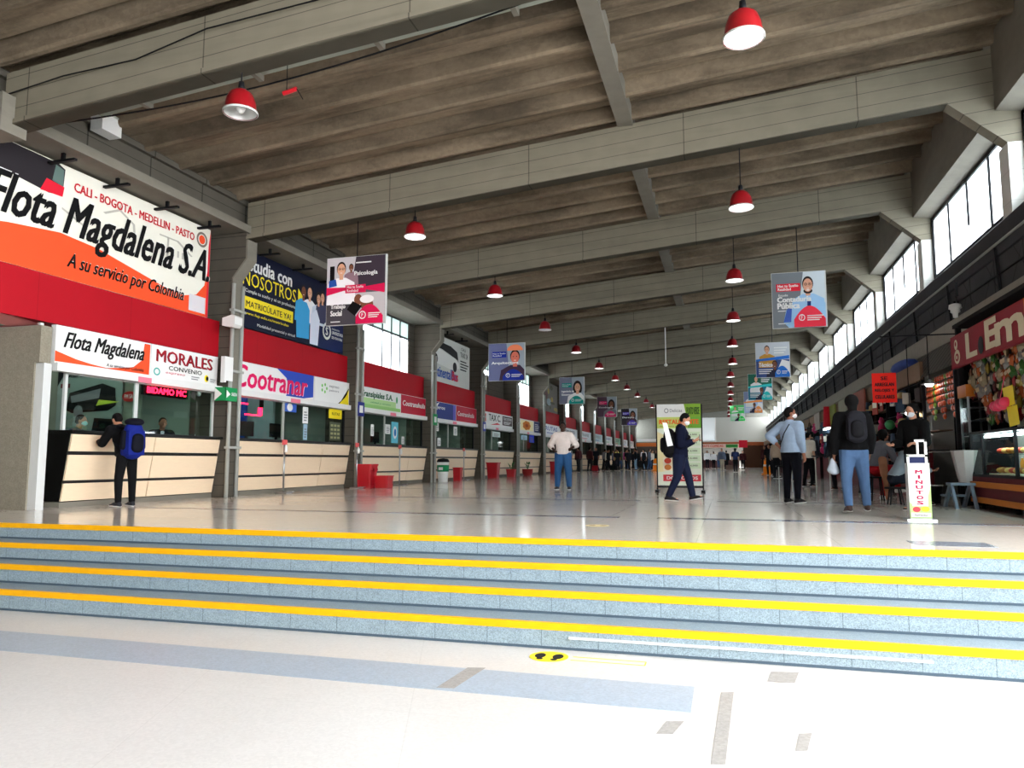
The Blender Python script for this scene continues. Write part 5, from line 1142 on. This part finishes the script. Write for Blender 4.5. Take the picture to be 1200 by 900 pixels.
def backpack(root, j, H, c1, c2, label, size=(.15, .11, .22), dy=-.15, dz=-.02, big=False, name='backpack', skew=0):
    t = thing(name, to_world(root, j['chest']*1.0+V((skew, dy*H, dz*H))), label, name.replace('_', ' '), rz=root.rotation_euler.z)
    a, b, c = size; m1 = M('bag_%d_%d_%d' % c1, c1, .8, var=.1, scale=12, bump=.2); m2 = M('bag_%d_%d_%d' % c2, c2, .8, var=.1, scale=12)
    m = MB()
    for z0, s in ((-c, .86), (-c*.5, 1), (c*.3, .98), (c*.8, .82)): pass
    m.cap((0, 0, -c*.7), (0, 0, c*.55), a*1.0, a*.92, m1, b/a, b/a*.9, n=16); m.box(-a*.86, a*.86, -b*.8, b*.8, -c, c*.5, m1)
    remesh(m, .014, 'bag_body', t, 6)
    m = MB(); m.cap((0, -b*.9, -c*.55), (0, -b*.95, c*.05), a*.62, a*.58, m2, .55, .5, n=14); m.build('front_pocket', t, local=True, smooth=True)
    if big:
        m = MB(); m.ell((0, -.01, c*1.02), (a*.92, b*1.0, .07), m2, 16, 8); m.build('top_lid', t, local=True, smooth=True)
        for e in (-1, 1): MB().cap((e*a*.98, 0, -c*.5), (e*a*.95, 0, c*.35), .05, .045, m2, .9, .9).build('side_pocket', t, local=True, smooth=True)
    for e in (-1, 1):
        pts = [(e*a*.6, b*.6, c*.7), (e*a*.66, b*1.4+.06, c*.82), (e*a*.75, b*1.8+.14, c*.4), (e*a*.85, b*1.5+.10, -c*.15), (e*a*.8, b*.7, -c*.6)]
        MB().tube(pts, .016, m2, 8).build('strap', t, local=True, smooth=True)
    return t
PI = math.pi
# man with the big blue backpack leaning on the first counter (faces the counter)
r, j = person((-9.55, 10.15, 0), PI*.42, 1.62, 'person in black leaning on the first counter with a large blue backpack', top=(8, 8, 10), legs=(10, 10, 12), shoe=(40, 40, 44), lean=.36, topinf=.018, headpitch=-.5,
    J=dict(elR=(.03, .10, -.14), wrR=(-.03, .10, .02), elL=(-.03, .10, -.14), wrL=(.03, .10, .02), knR=(.02, -.0, -.235), knL=(-.03, .0, -.235), hipR=(.048, -.03, .515), hipL=(-.048, -.03, .515), head=(0, .02, -.01)))
bp = backpack(r, j, 1.62, (16, 30, 110), (8, 10, 22), 'large blue and black hiking backpack worn at the first counter', (.17, .14, .27), -.19, -.03, True); bp.rotation_euler.x = 0
# man in white shirt and jeans standing mid hall, hands at the waist
r, j = person((-4.08, 19.05, 0), PI*1.02, 1.76, 'dark skinned man in a white shirt and jeans standing in the open hall', skin=(66, 44, 36), top=(226, 214, 208), legs=(44, 84, 128), bulk=1.12, topinf=.022, sleeve=.72, hair=(11, 9, 9), shirt_open=(40, 26, 24),
    J=dict(elR=(.09, -.03, -.14), wrR=(-.06, .08, -.07), elL=(-.09, -.03, -.14), wrL=(.05, .10, -.04), knR=(.03, .01, -.235), knL=(-.03, .01, -.235), anR=(.01, -.01, -.235), anL=(-.01, -.01, -.235), head=(0, .01, 0)), headpitch=-.15, baggy=1.25)
# man walking to the right past the banner, looking at his phone
r, j = person((-.84, 14.2, 0), -PI/2, 1.66, 'man in navy jacket and trousers walking past the standing banner with a phone', top=(12, 17, 38), legs=(20, 26, 48), topinf=.018, hair=(10, 9, 9), mask=(230, 232, 232), headpitch=-.45, bulk=1.2, baggy=1.15,
    J=dict(hipR=(.045, 0, .51), hipL=(-.045, 0, .51), knR=(.0, -.03, -.235), anR=(0, -.10, -.215), toeR=(.0, .098, -.012), knL=(-.0, .085, -.22), anL=(.0, .045, -.23), toeL=(0, .095, .02),
           elR=(.02, -.0, -.17), wrR=(-.03, .13, .045), elL=(-.02, .02, -.17), wrL=(.04, .12, .05), head=(0, .022, -.008), chest=(0, .01, 0)), lean=.08, coatlen=.03)
backpack(r, j, 1.66, (9, 9, 11), (14, 14, 16), 'black backpack worn by the man walking past the banner', (.16, .13, .23), -.135, -.06)
wp = to_world(r, j['wrR']+V((-.03, .12, .04)))
ph = thing('mobile_phone', wp, 'small dark phone in the hand of the man walking past the banner', 'phone', rz=-PI/2); MB().box(-.035, .035, -.005, .005, -.05, .08, BLK).build('phone_body', ph, local=True); MB().box(-.03, .03, -.0065, -.005, -.045, .075, GREY).build('screen', ph, local=True)
wp = Vector((-1.06, 13.95, 1.43))
tb = thing('white_tote_strap', wp, 'broad white strap hanging across the walking man and his backpack', 'strap', rz=0); MB().add([(-.06, -.02, .02), (.02, -.01, .01), (.12, .0, -.40), (.02, -.01, -.42), (-.06, .0, .02), (.02, .01, .01), (.12, .02, -.40), (.02, .01, -.42)], [(0, 1, 2, 3), (7, 6, 5, 4), (0, 4, 5, 1), (2, 6, 7, 3), (1, 5, 6, 2), (0, 3, 7, 4)], WHT).build('strap_sheet', tb, local=True)
# man in light blue shirt with hand on hip
r, j = person((1.10, 14.2, 0), -PI*.22, 1.72, 'masked man in a pale blue shirt and navy trousers with a thin shoulder strap', skin=(150, 100, 80), top=(150, 170, 194), legs=(8, 9, 17), topinf=.018, mask=(240, 240, 240), bulk=1.12, hair=(14, 11, 10), sleeve=.8, headturn=-.7,
    J=dict(elL=(-.12, -.05, -.10), wrL=(.09, .02, -.10), elR=(.02, .0, -.17), wrR=(0, .04, -.14), knR=(.01, .01, -.235), knL=(-.01, .0, -.235)))
sp = thing('shoulder_strap', r.location+V((0, 0, 0)), 'thin dark strap crossing the back of the pale blue shirt', 'strap', rz=r.rotation_euler.z)
jn = j['neck']; jw = j['waist']; MB().tube([tuple(jn+V((.06, .02, .03))), tuple(jn+V((.05, -.10, -.03))), tuple(j['chest']+V((-.03, -.145, -.02))), tuple(jw+V((-.12, -.13, 0))), tuple(jw+V((-.17, -.05, -.05)))], .009, BLK, 6).build('strap_band', sp, local=True)
# man in jeans and black jacket seen from behind
r, j = person((1.76, 11.75, 0), PI*.02, 1.70, 'person in black jacket and blue jeans walking away with a grey backpack', skin=(120, 84, 66), top=(7, 7, 9), legs=(72, 98, 134), topinf=.02, long_hair=True, hair=(7, 6, 6), bulk=1.15, hat=None, shoe=(60, 44, 40), baggy=1.08,
    J=dict(elR=(.035, -.01, -.17), wrR=(-.01, .04, -.14), elL=(-.04, -.0, -.17), wrL=(-.005, .05, -.14), knR=(.03, .03, -.235), anR=(.015, -.0, -.225), toeR=(.01, .09, -.0), knL=(-.02, .0, -.235), anL=(-.0, -.05, -.228), toeL=(-.01, .09, -.016)), coatlen=.0)
backpack(r, j, 1.70, (26, 26, 32), (18, 18, 22), 'dark grey backpack on the person walking away in jeans', (.145, .09, .2), -.135, .0)
wp = to_world(r, j['wrL']+V((-.02, .02, -.16)))
tb = thing('plastic_bag', wp, 'crumpled white plastic bag held by the person in jeans', 'bag'); m = MB(); m.cap((0, 0, -.06), (0, 0, .09), .085, .03, M('bag_white', (150, 160, 172), .4, var=.2, scale=20), .6, .7); m.ell((.02, .0, -.09), (.07, .05, .05), M('bag_white', (1, 1, 1), .4)); remesh(m, .012, 'bag_body', tb)
# woman in black beside the minutes stand
r, j = person((2.72, 12.5, 0), PI*.72, 1.62, 'masked woman in black standing behind the minutes stand', skin=(186, 136, 112), top=(7, 7, 8), legs=(26, 42, 46), topinf=.02, mask=(190, 196, 206), long_hair=True, headpitch=-.25, hair=(9, 7, 7),
    J=dict(elR=(.03, .03, -.165), wrR=(-.02, .12, -.02), elL=(-.03, .02, -.165), wrL=(.02, .12, -.01)))
wp = to_world(r, j['wrR']+V((0, .1, 0)))
# seated people at the kiosks
SEAT = dict(hipR=(.05, 0, .30), hipL=(-.05, 0, .30), pel=(0, 0, .31))
def seated(loc, rz, H, label, **k):
    JJ = dict(knR=(.03, .24, .0), anR=(.0, .0, -.235), knL=(-.03, .24, .0), anL=(.0, .0, -.235), elR=(.03, .06, -.165), wrR=(-.03, .14, .0), elL=(-.03, .06, -.165), wrL=(.03, .14, .0)); JJ.update(k.pop('J', {}))
    r, j = person(loc, rz, H, label, J=JJ, **k)
    s = thing('stool', (loc[0], loc[1], 0), 'small dark stool under the '+label.split(' sitting')[0], 'stool')
    z = j['pel'].z-.1*H; MB().cyl((loc[0], loc[1], z-.03), (loc[0], loc[1], z), .17, .17, 16, kdark).build('seat', s)
    for a in range(4): MB().cyl((loc[0]+.1*math.cos(a*PI/2+.8), loc[1]+.1*math.sin(a*PI/2+.8), z-.03), (loc[0]+.15*math.cos(a*PI/2+.8), loc[1]+.15*math.sin(a*PI/2+.8), 0), .014, .014, 6, darkm).build('leg', s)
    return r, j
r, j = seated((2.72, 15.7, 0), -PI*.3, 1.66, 'person in grey top and red trousers sitting at the kiosk', skin=(150, 104, 84), top=(96, 98, 106), legs=(170, 24, 34), long_hair=True, shoe=(225, 225, 225), lean=.35, J=dict(knL=(-.03, .2, -.12), anL=(0, -.03, -.2)))
r, j = seated((2.75, 14.2, 0), -PI*.45, 1.62, 'person in pale blue grey shirt sitting behind the minutes stand', skin=(160, 112, 90), top=(130, 144, 156), legs=(24, 30, 42), lean=.5)
tb = thing('hanging_jacket', (2.72, 15.2, 0), 'brown and cream jacket draped between the seated people', 'jacket'); m = MB(); m.cap((2.74, 15.0, .50), (2.72, 15.0, .78), .07, .08, M('jacket_brown', (160, 110, 84), .9, var=.4, scale=8), .6, .5); m.cap((2.78, 15.0, .06), (2.74, 15.0, .6), .04, .06, M('jacket_brown', (1, 1, 1)), .6, .6); o_ = remesh(m, .02, 'jacket_cloth', tb); o_.location = (-2.72, -15.2, 0)
r, j = person((2.95, 18.6, 0), -PI*.4, 1.66, 'person in pink top standing at the kiosk behind the seated people', skin=(160, 110, 90), top=(214, 60, 110), legs=(50, 40, 40), vox=.016)
# clerks behind the glass
r, j = person((-11.15, 10.55, 0), -PI*.35, 1.60, 'clerk in blue grey with a light mask behind the first glass front', skin=(170, 120, 96), top=(70, 84, 104), legs=(30, 30, 36), mask=(150, 205, 205), hair=(13, 10, 9), vox=.014, lean=.25, J=dict(elR=(.03, .06, -.15), wrR=(-.03, .13, .0), elL=(-.03, .06, -.15), wrL=(.03, .13, .0)))
r, j = person((-11.05, 12.62, 0), -PI*.7, 1.66, 'clerk in black with a pale tie resting his arms on the first counter', skin=(150, 100, 80), top=(18, 18, 22), legs=(24, 24, 28), hair=(10, 8, 8), vox=.014, lean=.3, shirt_open=(200, 200, 210), J=dict(elR=(.05, .10, -.13), wrR=(-.04, .12, .0), elL=(-.05, .10, -.13), wrL=(.04, .12, .0)))
r, j = seated((-10.9, 11.62, 0), -PI*.6, 1.55, 'dark haired clerk sitting low behind the first counter', skin=(196, 146, 120), top=(60, 60, 66), legs=(30, 30, 34), vox=.014)
# queueing crowd down the hall
TOPS = [((120, 120, 128), 'grey'), ((60, 26, 30), 'dark red'), ((150, 60, 110), 'purple'), ((26, 28, 34), 'black'), ((224, 218, 206), 'cream'), ((222, 222, 110), 'yellow'), ((30, 32, 40), 'charcoal'), ((90, 100, 120), 'slate'), ((170, 150, 130), 'tan'), ((232, 232, 234), 'white'), ((70, 80, 60), 'olive'), ((200, 160, 170), 'pink'), ((40, 50, 90), 'navy')]
LEG = [((30, 30, 38), 'dark trousers'), ((60, 84, 120), 'blue jeans'), ((130, 160, 190), 'pale jeans'), ((24, 24, 28), 'black trousers')]
spots = [(-9.35, 45.6, 0, 0), (-9.5, 49.2, 1, 3), (-9.15, 51.5, 1, 3), (-9.2, 54.5, 2, 0), (-9.6, 56.8, 3, 3), (-8.75, 57.0, 4, 3), (-8.1, 57.5, 5, 0), (-9.0, 62.0, 7, 0), (-7.75, 60.3, 3, 3), (-7.3, 58.4, 6, 0), (-6.7, 57.6, 3, 2), (-7.6, 65.5, 8, 1), (-6.6, 62.5, 9, 2), (-5.9, 60.2, 7, 1), (-5.2, 59.8, 11, 0), (-6.5, 68.5, 10, 0), (-5.6, 67.2, 12, 1), (-9.6, 67, 9, 3), (-8.4, 70.0, 6, 3), (-9.7, 47.3, 8, 3), (-9.0, 53.2, 6, 3), (-9.35, 55.6, 12, 1), (-8.5, 55.8, 3, 3), (-9.2, 58.6, 0, 0), (-8.4, 59.2, 1, 3), (-7.0, 61.0, 3, 0), (-8.0, 62.4, 2, 1), (-6.2, 58.8, 6, 3), (-7.9, 56.3, 3, 0), (-6.0, 63.5, 4, 0), (-5.5, 62.0, 3, 1), (-8.8, 64.5, 10, 1), (-7.0, 66.3, 9, 0),
         (-1.75, 71.5, 9, 0), (-1.2, 72.8, 9, 3), (-.35, 56.0, 7, 8), (.52, 51.0, 12, 3), (-.05, 63.5, 3, 3), (-.8, 78, 0, 1), (1.2, 62, 1, 3), (2.1, 41.0, 3, 3), (2.0, 33.5, 8, 3), (2.4, 29.5, 9, 1), (2.65, 26.0, 6, 3), (2.3, 23.5, 4, 3), (2.75, 21.0, 3, 0), (2.2, 38, 0, 3), (2.3, 50, 1, 0), (2.6, 31.8, 2, 3)]
seen = {}
for i, (x, y, a, b_) in enumerate(spots):
    c, cn = TOPS[a]; l, ln = LEG[b_ % 4] if b_ != 8 else ((170, 160, 140), 'khaki trousers')
    side = 'in the queue by the far counters' if x < -5 else ('walking far down the hall' if x < 1.5 else 'standing by the far kiosks')
    base = 'person in %s top and %s %s' % (cn, ln, side); seen[base] = seen.get(base, 0)+1
    if seen[base] > 1: base += ' (%s)' % ORD[seen[base]-1]
    st = R.uniform(.0, .06)
    person((x, y, 0), R.uniform(0, 6.28) if x < -5 or x > 1.5 else R.choice((0, PI)), R.uniform(1.58, 1.74), base, skin=R.choice([(170, 120, 96), (140, 96, 74), (196, 150, 124)]), top=c, legs=l, topinf=.02, hands=False, vox=.026, long_hair=i % 3 == 0,
           J=dict(knR=(.0, .02+st, -.233), anR=(0, -.02-st, -.232), knL=(0, -st, -.233), anL=(0, -.02-st, -.232)), sleeve=1 if i % 4 else .3)
# red and dark travel bags in the queue
for i, (x, y, c, l) in enumerate(((-9.0, 52.6, (150, 30, 40), 'red travel bag on the floor in the queue'), (-8.6, 59, (24, 24, 28), 'black suitcase beside the queueing people'), (.15, 61, (110, 90, 80), 'brown bundle carried between the far walkers'))):
    t = thing('travel_bag', (x, y, 0), l, 'bag'); m = MB(); m.box(-.25, .25, -.14, .14, .02, .42, M('bag_%d_%d_%d' % c, c, .7)); remesh(m, .03, 'bag_body', t, 6); MB().tube([(-.1, 0, .42), (-.08, 0, .54), (.08, 0, .54), (.1, 0, .42)], .015, BLK).build('handle', t, local=True)
